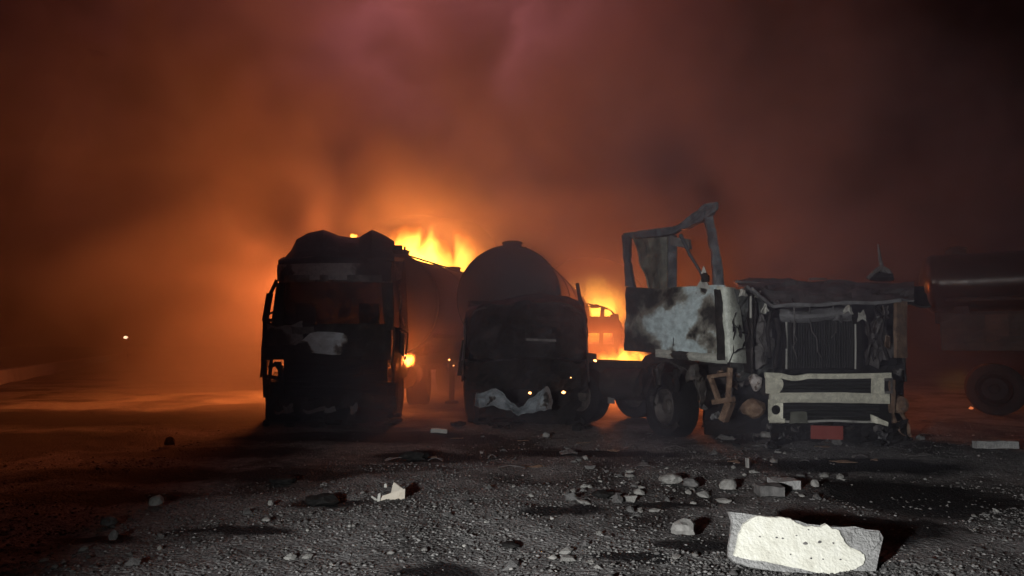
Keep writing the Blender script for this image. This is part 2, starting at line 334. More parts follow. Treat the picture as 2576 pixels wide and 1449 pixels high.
# ------------------------------------------------------------------ tank trailer
def tank_trailer(A, Dv, zc, r, length, label, mat=TANK, sx=1.0, legs=True, seed=0, axles=3, rail=True):
    A = Vector((A[0], A[1], 0)); D = Vector((Dv[0], Dv[1], 0)).normalized(); S = Vector((D.y, -D.x, 0)); Z = Vector((0, 0, 1))
    t = thing('tank_trailer', A, label, 'tank trailer', 'burnt fuel tank trailers')
    Q = lambda s_, a_, z_: A + D * a_ + S * s_ + Z * z_
    prof = []
    for i in range(9):
        w = i / 8 * math.pi / 2; prof.append((0.32 * (1 - math.sin(w)), max(0.01, r * math.cos(math.pi / 2 - w) if i else 0.01)))
    prof = [(0.30 * (1 - math.cos(w)), max(0.02, r * math.sin(w))) for w in [i / 9 * math.pi / 2 for i in range(10)]]
    for k in range(1, 24): prof.append((0.30 + (length - 0.6) * k / 24, r))
    prof += [(length - 0.30 * (1 - math.cos(w)), max(0.02, r * math.sin(w))) for w in [i / 9 * math.pi / 2 for i in range(9, -1, -1)]]
    tank = MB().lathe(Q(0, 0, zc), D, prof, 56, sx, jit=0.012, seed=seed).build('tank', mat, t, True)
    nr = max(3, int(length / 2))
    for k in range(nr + 1):
        a = 0.32 + (length - 0.64) * k / nr
        MB().lathe(Q(0, a, zc), D, [(-.035, r * 0.99), (-.035, r * 1.02), (.035, r * 1.02), (.035, r * 0.99)], 56, sx).build('hoop', mat, tank, True)
    for k in range(3):
        a = 0.75 + k * (length - 1.8) / 2.4
        MB().lathe(Q(0, a, zc + r - .03), Z, [(0, .2), (.13, .2), (.14, .22), (.17, .22), (.19, .16)], 20, up=(0, 1, 0)).build('hatch', CHAR, tank, True)
    if rail:
        for s_ in (-.32, .32):
            MB().tube([Q(s_, .5 + (length - 1) * i / 12, zc + r + .02 - 0.03) for i in range(13)], .02, 6).build('walkway_edge', CHAR, t)
    mb = MB()
    for s_ in (-.42, .42):
        mb.bar(Q(s_, .3, zc - r - .1), Q(s_, length - .2, zc - r - .1), .1, .24)
    for k in range(6): a = .5 + k * (length - 1) / 5; mb.bar(Q(-.45, a, zc - r - .05), Q(.45, a, zc - r - .05), .1, .12)
    mb.build('chassis_frame', CHAR, t)
    for k in range(4):
        a = .8 + k * (length - 1.6) / 3
        for s_ in (-.5, .5): MB().hexa([Q(s_ - .1, a - .15, zc - r - .02), Q(s_ + .1, a - .15, zc - r - .02), Q(s_ + .1, a + .15, zc - r - .02), Q(s_ - .1, a + .15, zc - r - .02),
              Q(s_ - .16, a - .12, zc - r * .8), Q(s_ + .16, a - .12, zc - r * .8), Q(s_ + .16, a + .12, zc - r * .8), Q(s_ - .16, a + .12, zc - r * .8)]).build('saddle', CHAR, t)
    for k in range(axles):
        a = length - 1.2 - k * 1.3
        MB().tube([Q(-1.0, a, .5), Q(1.0, a, .5)], .07, 10).build('axle', CHAR, t)
        for s_ in (-1, 1): wheel(t, Q(s_ * 1.02, a, .49), S * s_, .5, .36)
    if legs:
        for s_ in (-.75, .75):
            mb = MB(); mb.bar(Q(s_, 2.2, .12), Q(s_, 2.2, zc - r), .12, .12); mb.box(Q(s_, 2.2, .06), (.3, .3, .06)); mb.build('landing_leg', CHAR, t)
    for s_ in (-1, 1):
        MB().tube([Q(s_ * (r * sx * .86), .5, zc - r * .62), Q(s_ * (r * sx * .9), length * .45, zc - r * .6), Q(s_ * (r * sx * .84), length - .6, zc - r * .64)], .05, 8, .2).build('side_pipe', CHAR, t)
        MB().bar(Q(s_ * (r * sx * .7), 3.0, zc - r - .25), Q(s_ * (r * sx * .7), 5.2, zc - r - .25), .35, .4).build('valve_box', CHAR, t)
    mb = MB()
    for s_ in (-.22, .22): mb.tube([Q(s_ , length + .03, .7), Q(s_, length + .06, zc + r * .75)], .02, 6)
    for k in range(6): z = .8 + k * .38; mb.tube([Q(-.22, length + .05, z), Q(.22, length + .05, z)], .015, 6)
    mb.build('ladder', CHAR, t)
    return t, Q

tank_trailer((-2.72, 15.35), (1.17, 4.5), 2.30, 1.1, 10.5, 'long soot-brown tank trailer behind the burnt truck with the twin-humped roof', seed=2)
tank_trailer((-0.12, 14.35), (1.89, 11.2), 2.38, 1.07, 11.5, 'black silhouetted tank trailer with round end behind the crushed cab', seed=5)
ttR, QR = tank_trailer((9.3, 16.3), (0.85, -0.53), 2.78, 0.66, 9.0, 'brown oval tank trailer standing past the wreck with the red plate', TANKR, 1.5, legs=False, seed=8, rail=False)
# side skirt and toolbox of the right-hand trailer, towards the camera
mb = MB(); mb.quad(QR(1.02, .4, 1.3), QR(1.02, 6, 1.3), QR(1.0, 6, 2.05), QR(1.0, .4, 2.05), 14, 5, .03, .05, seed=3); mb.build('side_skirt', surf('browned_skirt', [(0.3, (0.01, 0.008, 0.007)), (0.5, (0.028, 0.019, 0.015)), (0.75, (0.06, 0.04, 0.03))], 3, (.6, .95)), ttR)
wheel(ttR, QR(1.0, 1.3, .52), (-0.53, -0.85, 0), .54, .36, SOOT, SOOT, .12); wheel(ttR, QR(1.0, 2.6, .52), (-0.53, -0.85, 0), .54, .36, SOOT, SOOT, .12)
MB().tube([QR(-1, 1.3, .52), QR(1, 1.3, .52)], .07, 8).build('axle', CHAR, ttR); MB().tube([QR(-1, 2.6, .52), QR(1, 2.6, .52)], .07, 8).build('axle', CHAR, ttR)

# ------------------------------------------------------------------ left tractor: high-roofed cab, burnt out
d0 = 13.0
lt = thing('tractor_truck', (-3.3, 13.6, 0), 'burnt high-roofed truck cab with twin-humped roof and grey patched front', 'truck', 'burnt trucks')
def fp(px, py, dy=0.0): return P(px, py, d0 + dy)
LX = [(655, 1000), (655, 900), (662, 760), (672, 720), (700, 660)]
# rear wall, roof, floor
MB().quad(fp(668, 900, 1.9), fp(1020, 900, 1.9), fp(1010, 650, 1.9), fp(712, 650, 1.9), 10, 10, .04, .05, seed=1).build('rear_wall', SOOT, lt)
MB().sheet(lambda u, v: fp(703 + 282 * u, 655 - 4 * math.sin(u * 3.1) , 0.05 + 0.0) * (1 - v) + (fp(712 + 300 * u, 650, 1.9)) * v, 12, 8, .04, .04, seed=2).build('roof_panel', CHAR, lt)
MB().quad(fp(668, 965, .1), fp(990, 965, .1), P(1010, 940, d0 + 1.9), P(690, 940, d0 + 1.9), 6, 6, .05, .03).build('cab_floor', SOOT, lt)
# left side: door lower panel and swung window frame, with light showing through
MB().quad(fp(656, 950), fp(675, 930, 1.7), fp(680, 812, 1.7), fp(664, 806), 6, 6, .04, .03, seed=4).build('door', CHAR, lt)
mb = MB(); mb.bar(fp(667, 808, .02), fp(679, 738, .02), .11, .05); mb.bar(fp(679, 742, .02), fp(697, 704, .04), .11, .05); mb.bar(fp(668, 806, .02), fp(694, 805, .05), .05, .06)
mb.bar(fp(676, 790, .03), fp(690, 784, .05), .02, .04); mb.build('door_window_frame', CHAR, lt)
mb = MB(); mb.quad(fp(697, 712, .1), fp(716, 712, .1), fp(712, 830, .1), fp(681, 830, .1), 3, 8, .06, .02); mb.build('windscreen_pillar', CHAR, lt)
# right side: door with see-through window, thin post, mirror bracket
MB().quad(fp(988, 965), fp(1024, 945, 1.8), fp(1020, 830, 1.8), fp(990, 822), 6, 6, .04, .04, seed=5).build('door', CHAR, lt)
mb = MB(); mb.quad(fp(960, 712, .05), fp(988, 712, .05), fp(990, 830, .05), fp(968, 830, .05), 3, 8, .07, .02, seed=6); mb.build('windscreen_pillar', CHAR, lt)
mb = MB(); mb.bar(fp(1012, 655, 1.6), fp(1020, 835, 1.75), .1, .08); mb.bar(fp(988, 650, .1), fp(1013, 655, 1.7), .06, .08); mb.build('door_window_frame', CHAR, lt)
mb = MB(); mb.quad(fp(978, 652, .2), fp(1010, 660, 1.2), fp(1012, 700, 1.2), fp(984, 712, .2), 4, 4, .03, .03, seed=3); mb.build('side_fairing', RUST, lt)
# bits of trim hanging down the right edge, catching the firelight
mb = MB(); mb.tube([fp(1003, 715, .9), fp(1009, 760, .9), fp(1005, 800, .95), fp(1010, 830, .9)], .02, 6, .3); mb.tube([fp(1014, 740, 1.2), fp(1010, 790, 1.2), fp(1018, 820, 1.2)], .016, 6); mb.build('hanging_trim', RUST, lt)
mb = MB(); mb.tube([fp(1004, 828, .6), fp(1026, 838, .6), fp(1024, 868, .6), fp(1019, 905, .6)], .02, 6); mb.quad(fp(1002, 835, .62), fp(1018, 838, .62), fp(1016, 900, .62), fp(1000, 880, .62), 3, 4, .03, .03); mb.build('mirror_frame', CHAR, lt)
# visor and light bar
def visor(x0, x1, y0, y1, dep, mat, nm, seed, bow=10, jit=.02):
    MB().sheet(lambda u, v: P(x0 + (x1 - x0) * u, y0 + (y1 - y0) * v + bow * ((u - .5) * 2) ** 2 * 0.4, d0 - dep + .22 * abs(2 * u - 1) ** 3), 18, 4, .04, jit, seed=seed).build(nm, mat, lt, True)
visor(700, 982, 704, 662, .05, paint_char('visor_paint', (0.33, 0.31, 0.31), [(tuple(fp(965, 690) - lt.location), .5), (tuple(fp(710, 690) - lt.location), .2)], .3, 3, .3), 'sun_visor', 11)
for xa, xb in ((716, 790), (800, 832), (842, 965)):
    visor(xa, xb, 709, 692, .09, ASHY, 'marker_light', 12 + xa, 3, .01)
visor(702, 984, 664, 648, -.02, CHAR, 'roof_header', 14, 14)
# twin-humped air deflector
hx = [(712, 655), (735, 630), (747, 603), (775, 588), (813, 580), (838, 589), (852, 596), (880, 599), (904, 598), (920, 588), (936, 579), (962, 590), (990, 608), (991, 620), (975, 634), (970, 650)]
mb = MB()
def hump(u, v):
    k = u * (len(hx) - 1); i = min(int(k), len(hx) - 2); f = k - i
    x = hx[i][0] * (1 - f) + hx[i + 1][0] * f; y = hx[i][1] * (1 - f) + hx[i + 1][1] * f
    yb = 655; h = math.sin(min(1, v * 1.6) * math.pi / 2) ** .8 if v < .75 else 1 - .25 * (v - .75) * 4
    xb = x + (846 - x) * 0.0
    return P(xb, yb + (y - yb) * h, d0 + .25 + 1.5 * v * .9)
mb.sheet(hump, 60, 10, .03, .015, seed=2); mb.build('roof_deflector', CHAR, lt)
mb = MB(); mb.tube([fp(972, 634, .6), fp(985, 630, .5), fp(1000, 628, .4)], .02, 6); mb.sheet(lambda u, v: P(990 + 22 * u, 635 - 15 * v, d0 + .4 + .05 * math.sin(v * 3)), 4, 4, .07, .01); mb.tube([fp(1018, 620, .4), fp(1019, 638, .4)], .02, 6); mb.build('roof_mirror', CHAR, lt)
# front panels
LP = lt.location
white = paint_char('grey_white_patch', (0.66, 0.7, 0.74), [(tuple(fp(690, 880) - LP), .42), (tuple(fp(760, 905) - LP), .35), (tuple(fp(960, 860) - LP), .75), (tuple(fp(830, 960) - LP), .35)], .15, 5, .22, -0.15)
MB().sheet(lambda u, v: P(664 + 320 * u, 905 - 90 * v, d0 - .08 + .14 * abs(2 * u - 1) ** 3), 26, 10, .03, .04, seed=21).build('front_panel', CHAR, lt)
patch = [(752, 878), (758, 858), (780, 838), (800, 834), (836, 835), (862, 838), (876, 848), (875, 862), (866, 880), (856, 892), (838, 893), (800, 889), (770, 886)]
MB().prism([P(x, y, d0 - .15) for x, y in patch], (0, .015, 0)).build('peeling_paint_panel', white, lt)
MB().sheet(lambda u, v: P(668 + 95 * u, 868 - 56 * v + 8 * math.sin(u * 4), d0 - .16 + .06 * math.sin(v * 3)), 10, 8, .02, .05, seed=25, edge=.05).build('bent_front_sheet', paint_char('ash_sheet', (0.3, 0.3, 0.31), [(tuple(fp(700, 870) - LP), .3)], .3, 4, .35), lt)
MB().sheet(lambda u, v: P(728 + 64 * u, 842 - 22 * v, d0 - .17 + .05 * u), 6, 4, .02, .04, seed=26, edge=.05).build('bent_front_sheet', ASHY, lt)
# dashboard, steering wheel, seats as dark shapes in the windscreen
MB().sheet(lambda u, v: P(700 + 285 * u, 828 - 8 * v, d0 + .15 + .5 * v), 12, 4, .05, .05, seed=31).build('dashboard', SOOT, lt)
for xs in (745, 905):
    mb = MB(); mb.sheet(lambda u, v: P(xs + 50 * u, 835 - 70 * v, d0 + 1.0 + .1 * v), 5, 6, .12, .04, seed=xs); mb.build('seat_frame', SOOT, lt)
# grille and bumper remains
for k in range(5):
    y = 915 + k * 17
    MB().sheet(lambda u, v: P(725 + 225 * u, y + 5 * math.sin(u * 3 + k) - 5 * v, d0 + .02), 10, 1, .03, .03, seed=40 + k).build('grille_bar', SOOT, lt)
MB().quad(fp(715, 1010, .25), fp(975, 1010, .25), fp(975, 905, .25), fp(715, 905, .25), 8, 8, .06, .05, seed=41).build('radiator', SOOT, lt)
mb = MB(); mb.sheet(lambda u, v: P(700 + 300 * u, 1030 - 35 * v + 6 * math.sin(u * 7), d0 - .08 + .1 * abs(2 * u - 1)), 20, 4, .05, .07, seed=43, edge=.03); mb.build('bumper', CHAR, lt)
mb = MB()
for (x0, y0, x1, y1, w) in ((665, 905, 668, 1000, .07), (683, 905, 672, 1010, .05), (702, 910, 712, 1005, .07), (664, 945, 706, 952, .05), (668, 975, 700, 968, .05), (690, 912, 708, 935, .04), (676, 925, 690, 918, .04), (712, 925, 700, 918, .03)):
    mb.bar(fp(x0, y0, .05), fp(x1, y1, .05), w, .06)
mb.build('lamp_bracket', SOOT, lt)
for (x, y, w, h) in ((725, 1030, 14, 18), (790, 1032, 30, 10), (830, 1030, 16, 14), (890, 1028, 12, 26), (705, 1036, 14, 8)):
    MB().sheet(lambda u, v: P(x + w * (2 * u - 1), y + h * (.5 - v) + 4 * math.sin(u * 5), d0 - .25 + .1 * v), 5, 4, .015, .06, seed=x, edge=.04).build('bumper_fragment', GREY, lt)
mb = MB()
for xs in (-.42, .42): mb.bar((-3.36 + xs, 13.3, .85), (-3.1 + xs, 18.6, .85), .09, .26)
mb.build('chassis_frame', CHAR, lt)
for xs in (-1, 1):
    wheel(lt, (-3.36 + xs * 1.02, 14.2, .48), (xs, 0, 0), .5, .3)
    wheel(lt, (-3.2 + xs * .95, 17.4, .48), (xs, 0, 0), .5, .5)
MB().lathe((-2.35, 16.2, .75), (0, 1, 0), [(-.5, .05), (-.5, .28), (.5, .28), (.5, .05)], 20).build('fuel_tank', CHAR, lt, True)
MB().box((-3.3, 14.6, 1.0), (.9, 1.5, .7)).build('engine', SOOT, lt)

# ------------------------------------------------------------------ middle tractor: cab crushed low
d1 = 12.6
mt = thing('tractor_truck', (0.22, 13.2, 0), 'burnt truck with its cab crushed down, in front of the round tank end', 'truck', 'burnt trucks')
def mp(px, py, dy=0.0): return P(px, py, d1 + dy)
mfront = surf('dull_scorched_front', [(0.3, (0.006, 0.0055, 0.0055)), (0.5, (0.015, 0.013, 0.013)), (0.7, (0.04, 0.034, 0.034))], 2.4, (0.7, 0.98), spec=.15)
def mfr(u, v):
    top = 760 + 6 * math.sin(u * 9) + 3 * math.sin(u * 23 + 1) + 60 * max(0, .14 - u) / .14 * max(0, .14 - u) / .14 * .8 + 34 * max(0, u - .86) / .14
    x = 1172 + 303 * u + (8 * (1 - v)); y = 905 + (top - 905) * v
    return P(x, y, d1 + .05 + .25 * abs(2 * u - 1) ** 4 + .10 * v * v)
MB().sheet(mfr, 40, 22, .03, .13, 2.6, seed=51, edge=.05).build('cab_front', mfront, mt)
MB().sheet(lambda u, v: mp(1172 + 300 * u, 765 + 5 * math.sin(u * 7) + 34 * abs(2 * u - 1) ** 6, .14) * (1 - v) + P(1180 + 285 * u, 752 + 12 * math.sin(u * 6 + 1), d1 + 1.5) * v, 14, 6, .03, .07, seed=52).build('collapsed_roof', CHAR, mt)
MB().quad(mp(1163, 960, .1), mp(1178, 950, 1.5), mp(1182, 757, 1.5), mp(1170, 806, .12), 6, 8, .03, .05, seed=53).build('door', CHAR, mt)
MB().quad(mp(1480, 960, .1), mp(1478, 950, 1.5), mp(1466, 757, 1.5), mp(1474, 794, .12), 6, 8, .03, .05, seed=54).build('door', CHAR, mt)
MB().quad(mp(1180, 955, 1.5), mp(1478, 955, 1.5), mp(1466, 757, 1.5), mp(1182, 757, 1.5), 6, 6, .03, .05, seed=55).build('rear_wall', SOOT, mt)
MB().sheet(lambda u, v: P(1290 + 120 * u, 816 + 8 * u * u - 12 * v, d1 - .04 - .04 * v), 10, 2, .02, .02, seed=57).build('buckled_trim', mfront, mt)
MB().sheet(lambda u, v: P(1323 + 76 * u, 857 + 3 * u - 6 * v, d1 - .06), 8, 1, .02, .01, seed=58).build('trim_strip', ASHY, mt)
MB().sheet(lambda u, v: P(1166 + 312 * u, 985 - 82 * v + 5 * math.sin(u * 8), d1 + .02 + .1 * abs(2 * u - 1) ** 3), 30, 10, .04, .14, 3, seed=59, edge=.06).build('grille_panel', SOOT, mt)
mb = MB(); mb.quad(mp(1205, 1050, .4), mp(1290, 1050, .4), mp(1290, 960, .4), mp(1205, 960, .4), 5, 5, .08, .05); mb.build('radiator', SOOT, mt)
# crumpled pale bumper skin hanging to the ground
bx = [(1196, 985, 1018), (1206, 990, 1024), (1235, 983, 1020), (1262, 988, 1028), (1288, 1010, 1034), (1306, 1026, 1043), (1326, 1012, 1040), (1350, 996, 1034), (1368, 978, 1036), (1378, 972, 1030), (1388, 985, 1028)]
def bump_(u, v):
    k = u * (len(bx) - 1); i = min(int(k), len(bx) - 2); f = k - i; a, b = bx[i], bx[i + 1]
    x = a[0] + (b[0] - a[0]) * f; yt = a[1] + (b[1] - a[1]) * f; yb = a[2] + (b[2] - a[2]) * f
    return P(x, yb + (yt - yb) * v, 12.1 + .12 * math.sin(u * 14) + .14 * math.sin(v * 3.1))
MB().sheet(bump_, 40, 8, .012, .06, 4, seed=61).build('crumpled_bumper', paint_char('bumper_paint', (0.24, 0.265, 0.28), [(tuple(P(1378, 1005, 12.1) - mt.location), .12), (tuple(P(1225, 1000, 12.1) - mt.location), .1)], .3, 6, .35), mt)
mb = MB(); mb.bar(mp(1461, 768, .5), mp(1452, 712, .5), .06, .06); mb.tube([mp(1470, 775, .5), mp(1455, 735, .5)], .02, 6); mb.build('bent_exhaust', CHAR, mt)
mb = MB(); mb.tube([mp(1165, 855, .3), mp(1158, 905, .3), mp(1160, 945, .3)], .02, 6); mb.quad(mp(1150, 945, .3), mp(1168, 945, .3), mp(1167, 905, .3), mp(1154, 910, .3), 3, 4, .03, .02); mb.build('mirror_frame', CHAR, mt)
mb = MB(); mb.quad(mp(1480, 912, .2), mp(1500, 912, .2), mp(1500, 890, .2), mp(1482, 888, .2), 3, 3, .1, .02); mb.build('step_box', CHAR, mt)
mb = MB()
for xs in (-.42, .42): mb.bar((.22 + xs, 12.9, .82), (.75 + xs, 17.6, .82), .09, .24)
mb.build('chassis_frame', CHAR, mt)
for xs in (-1, 1):
    wheel(mt, (.28 + xs * .84, 13.7, .48), (xs, 0, 0), .5, .3); wheel(mt, (.6 + xs * .85, 16.6, .48), (xs, 0, 0), .5, .5)
MB().box((.25, 13.7, .95), (.85, 1.2, .6)).build('engine', SOOT, mt)

MB().sheet(lambda u, v: P(1172 + 306 * u, 1078 - 122 * v + 5 * math.sin(u * 9), 13.35 + .2 * math.sin(u * 6)), 20, 8, .05, .15, 2, seed=161).build('underside_shade_sheet', SOOT, mt)  # added dark sheet standing in for the shade below the crushed cab
MB().sheet(lambda u, v: P(668 + 322 * u, 1072 - 112 * v + 6 * math.sin(u * 8), 13.55 + .2 * math.sin(u * 6)), 20, 8, .05, .15, 2, seed=162).build('underside_shade_sheet', SOOT, lt)  # likewise an added sheet of shade below the twin-humped cab
# ------------------------------------------------------------------ right tractor: torn-open cab
rt = thing('tractor_truck', (4.2, 11.6, 0), 'burnt truck with torn-open cab, scorched white door and cream bumper', 'truck', 'burnt trucks')
RP = rt.location
def rd(px):  # depth of the splayed door side
    return 11.9 - (px - 1575) / (1850 - 1575) * 1.6
def sp(px, py, dy=0.0): return P(px, py, rd(px) + dy)
def rp(px, py, dy=0.0): return P(px, py, 10.2 + (px - 1880) / 405 * .35 + dy)
blobs = [((1600, 735), .42), ((1650, 740), .28), ((1595, 770), .28), ((1700, 735), .22), ((1692, 770), .17), ((1610, 855), .33), ((1590, 872), .3), ((1640, 878), .2), ((1770, 835), .16), ((1800, 800), .24), ((1745, 842), .1), ((1795, 870), .2), ((1765, 740), .08), ((1700, 893), .12)]
door_m = paint_char('scorched_white_door', (0.54, 0.63, 0.63), [(tuple(sp(x, y) - RP), r * .95) for (x, y), r in blobs], .85, 4, .3, -.42)
def doorf(u, v):
    x = 1574 + (1826 - 1574) * u + 4 * v * (1 - u); yb = 882 + 24 * u ** 1.3; yt = 722 + 4 * math.sin(u * 5)
    p = sp(x, yb + (yt - yb) * v); n = Vector((-.72, -.69, 0)); return p + n * .07 * math.sin(v * math.pi) * (0.4 + math.sin(u * math.pi))
door = MB().sheet(doorf, 40, 26, .05, .06, 2.6, seed=71).build('door', door_m, rt, True)
tag(door, label='scorched white truck door with bare black patches')
mb = MB(); mb.bar(sp(1680, 775, -.1), sp(1704, 772, -.1), .03, .05); mb.build('door_handle', CHAR, door)
MB().sheet(lambda u, v: P(1797 + 19 * u + 8 * (1 - v), 908 - 182 * v, 10.36), 4, 16, .05, .04, 4, seed=72, edge=.02).build('pillar_foot', CHAR, rt)
# door seam
mb = MB(); mb.bar(sp(1693, 880, -.075), sp(1696, 790, -.11), .012, .012); mb.build('door_seam', SOOT, door)
# sill under the door
MB().sheet(lambda u, v: sp(1650 + 180 * u, 897 + 16 * u - 17 * v, -.04 - .05 * math.sin(v * 3)), 14, 4, .04, .02, seed=73).build('door_sill', paint_char('sill_paint', (0.46, 0.46, 0.4), [(tuple(sp(1720, 895) - RP), .15)], .15, 5, .25, -.2), rt)
# window frame: rear post, header, windscreen pillar
frm = surf('scorched_frame', [(0.3, (0.03, 0.03, 0.034)), (0.55, (0.08, 0.085, 0.092)), (0.75, (0.17, 0.18, 0.185))], 5, (0.5, 0.9))
mb = MB(); mb.sheet(lambda u, v: sp(1567 + 8 * (1 - v) + (22 - 6 * math.sin(v * 3)) * u, 724 - 134 * v, -.02 * math.sin(v * 3)), 4, 16, .08, .03, 4, seed=74, edge=.025); mb.build('rear_door_post', frm, rt)
hd = [(1567, 588), (1600, 584), (1640, 578), (1690, 571), (1712, 560), (1740, 544), (1765, 525), (1780, 512), (1806, 508)]
def header(u, v):
    k = u * (len(hd) - 1); i = min(int(k), len(hd) - 2); f = k - i
    x = hd[i][0] * (1 - f) + hd[i + 1][0] * f; y = hd[i][1] * (1 - f) + hd[i + 1][1] * f
    w = 14 + 8 * math.sin(u * 2.2) + (26 * max(0, (u - .5) * 2) * (1 - max(0, (u - .85) / .15)))
    return P(x, y + w * (1 - v), rd(min(x, 1800)) + .05)
MB().sheet(header, 48, 5, .1, .05, 4, seed=75, edge=.04).build('roof_rail', frm, rt)
mb = MB(); mb.sheet(lambda u, v: P(1795 + (27 - 6 * v) * u - 24 * v + 4 * math.sin(v * 4), 735 - 205 * v, 10.75), 4, 18, .08, .04, 4, seed=76, edge=.03); mb.build('windscreen_pillar', frm, rt)
mb = MB(); mb.tube([sp(1712, 590), sp(1735, 640), sp(1760, 680), sp(1772, 705)], [.03, .025, .02, .03], 6); mb.build('quarter_window_bar', frm, rt)
mb = MB(); mb.sheet(lambda u, v: sp(1688 + 50 * u, 618 - 26 * v + 10 * u, .05), 5, 4, .06, .02, seed=77, edge=.02); mb.build('roof_lining_sheet', ASHY, rt)
mb = MB(); mb.prism([sp(1752, 722, -.04), sp(1768, 694, -.04), sp(1782, 716, -.04), sp(1788, 728, -.04)], (0.02, .03, 0)); mb.prism([sp(1763, 688, -.03), sp(1770, 668, -.03), sp(1778, 688, -.03)], (.02, .03, 0)); mb.build('mirror_bracket', PALE, rt)
mb = MB(); mb.lump(sp(1774, 702, -.06), (.07, .05, .1), 4, 2); mb.build('mirror_stub', CHAR, rt)
# scorched inner panel seen through the side window
def inner(u, v):
    x0 = 1594 + 40 * (1 - v) ** 1.2; x1 = 1690 + 4 * math.sin(v * 3)
    p = P(x0 + (x1 - x0) * u, 730 - 142 * v, 11.95 + .25 * math.sin(u * 2.5) - .2 * v); return p
MB().sheet(inner, 12, 12, .03, .05, 3, seed=78).build('inner_panel', surf('scorched_liner', [(0.3, (0.04, 0.04, 0.035)), (0.5, (0.13, 0.13, 0.105)), (0.72, (0.27, 0.26, 0.2))], 4, (.6, .9)), rt)
MB().sheet(lambda u, v: P(1680 + 22 * u, 728 - 140 * v + 6 * u, 11.6), 3, 10, .06, .03, seed=79).build('rear_window_post', frm, rt)
# corner panel: pale curved pillar with torn cracks
def corner(u, v):
    x = 1818 + 6 * v * 0 - 13 * v + (58 - 16 * v) * u + 5 * math.sin(v * 3) * u; y = 910 - 190 * v + 4 * u
    return P(x, y, 10.42 - .16 * math.sin(u * math.pi) + .12 * u)
cp = MB().sheet(corner, 12, 22, .03, .012, 3, seed=81).build('corner_panel', paint_char('pale_corner_paint', (0.6, 0.62, 0.53), [(tuple(P(1878, 835, 10.4) - RP), .1), (tuple(P(1808, 800, 10.4) - RP), .07)], .1, 7, .2, -.2), rt, True)
mb = MB()
for path in ([(1878, 838), (1866, 836), (1858, 826), (1850, 818)], [(1874, 862), (1868, 876), (1856, 880), (1846, 889)], [(1846, 822), (1844, 836)]):
    mb.tube([P(x, y, 10.23 + (.09 if x > 1868 else 0)) for x, y in path], [.022] + [.012] * (len(path) - 2) + [.005], 6, .4)
mb.build('torn_crack', SOOT, cp)
# cowl sheet over the engine bay
def cowl(u, v):
    x = 1845 + 30 * (1 - v) + (2300 - 1845 - 30 * (1 - v)) * u; yf = 722 + 50 * min(1, u * 6) - 18 * max(0, u - .15); yr = 706 - 3 * math.sin(u * 6) + 6 * u
    return P(x, yf + (yr - yf) * v, 10.2 + .35 * u + 1.2 * v - .1 * math.sin(v * 3))
MB().sheet(cowl, 36, 10, .03, .06, 2.2, seed=83, edge=.01).build('cowl', surf('sooted_cowl', [(0.3, (0.05, 0.047, 0.05)), (0.5, (0.11, 0.105, 0.105)), (0.72, (0.2, 0.19, 0.18))], 3, (.4, .8)), rt)
mb = MB(); mb.sheet(lambda u, v: rp(1890 + 375 * u, 722 + 46 * min(1, u * 7) - 14 * u + 8 * (1 - v) + 2 * math.sin(u * 17), -.1), 40, 2, .03, .03, 3, seed=84); mb.build('cowl_lip', GREY, rt)
mb = MB(); mb.sheet(lambda u, v: rp(2262 + (80 - 20 * v) * u, 768 - 50 * v + 6 * u, .25 + 1.0 * v), 8, 5, .03, .06, seed=85); mb.build('torn_cowl_corner', CHAR, rt)
MB().sheet(lambda u, v: rp(1850 + 70 * u, 712 + 6 * u - 6 * v, .9), 6, 2, .03, .02, seed=86).build('wiper_tray_edge', ASHY, rt); MB().sheet(lambda u, v: rp(2035 + 45 * u, 704 - 4 * v, 1.1), 5, 2, .03, .02, seed=87).build('wiper_tray_edge', ASHY, rt)
# the thing standing on the cowl: bent steering column / mirror arm
mb = MB(); mb.tube([P(2228, 696, 11.2), P(2217, 672, 11.2), P(2213, 645, 11.2), P(2209, 615, 11.2)], [.05, .035, .025, .012], 8, .3); mb.tube([P(2182, 700, 11.2), P(2200, 684, 11.2), P(2217, 672, 11.2), P(2232, 682, 11.2), P(2244, 698, 11.2)], [.03, .04, .045, .04, .03], 8, .3); mb.build('steering_column', ASHY, rt)
mb = MB(); mb.lump(P(2218, 698, 11.25), (.2, .14, .11), 3, 2); mb.build('burnt_dash_lump', SOOT, rt)
# engine bay
MB().quad(rp(1885, 960, 1.5), rp(2275, 960, 1.5), rp(2275, 735, 1.5), rp(1885, 735, 1.5), 8, 8, .04, .06, seed=88).build('firewall', SOOT, rt)
MB().quad(rp(1845, 930, 1.4), rp(1890, 940, .15), rp(1890, 730, .15), rp(1845, 730, 1.4), 5, 5, .03, .04, seed=89).build('inner_wing', CHAR, rt)
mb = MB(); mb.sheet(lambda u, v: rp(2252 + 26 * u, 900 - 140 * v + 3 * math.sin(v * 5), -.02 + .08 * u), 3, 12, .05, .012, seed=90); mb.build('corner_post', RUST, rt)
MB().quad(rp(2280, 960, .1), rp(2262, 950, 1.5), rp(2262, 760, 1.5), rp(2276, 760, .1), 5, 5, .03, .05, seed=91).build('inner_wing', CHAR, rt)
rad = MB().quad(rp(1962, 930, .3), rp(2168, 930, .3), rp(2165, 798, .3), rp(1965, 798, .3), 4, 4, .09, .0).build('radiator', SOOT, rt)
core = surf('radiator_core', [(0.3, (0.018, 0.018, 0.016)), (0.6, (0.03, 0.03, 0.026)), (0.8, (0.045, 0.043, 0.038))], 6, (.6, .9))
for k in range(26):
    x = 1984 + k * 6.4
    MB().bar(rp(x, 926, .235), rp(x, 806, .235), .014, .02, up=(0, 1, 0)).build('radiator_fin', core, rad)
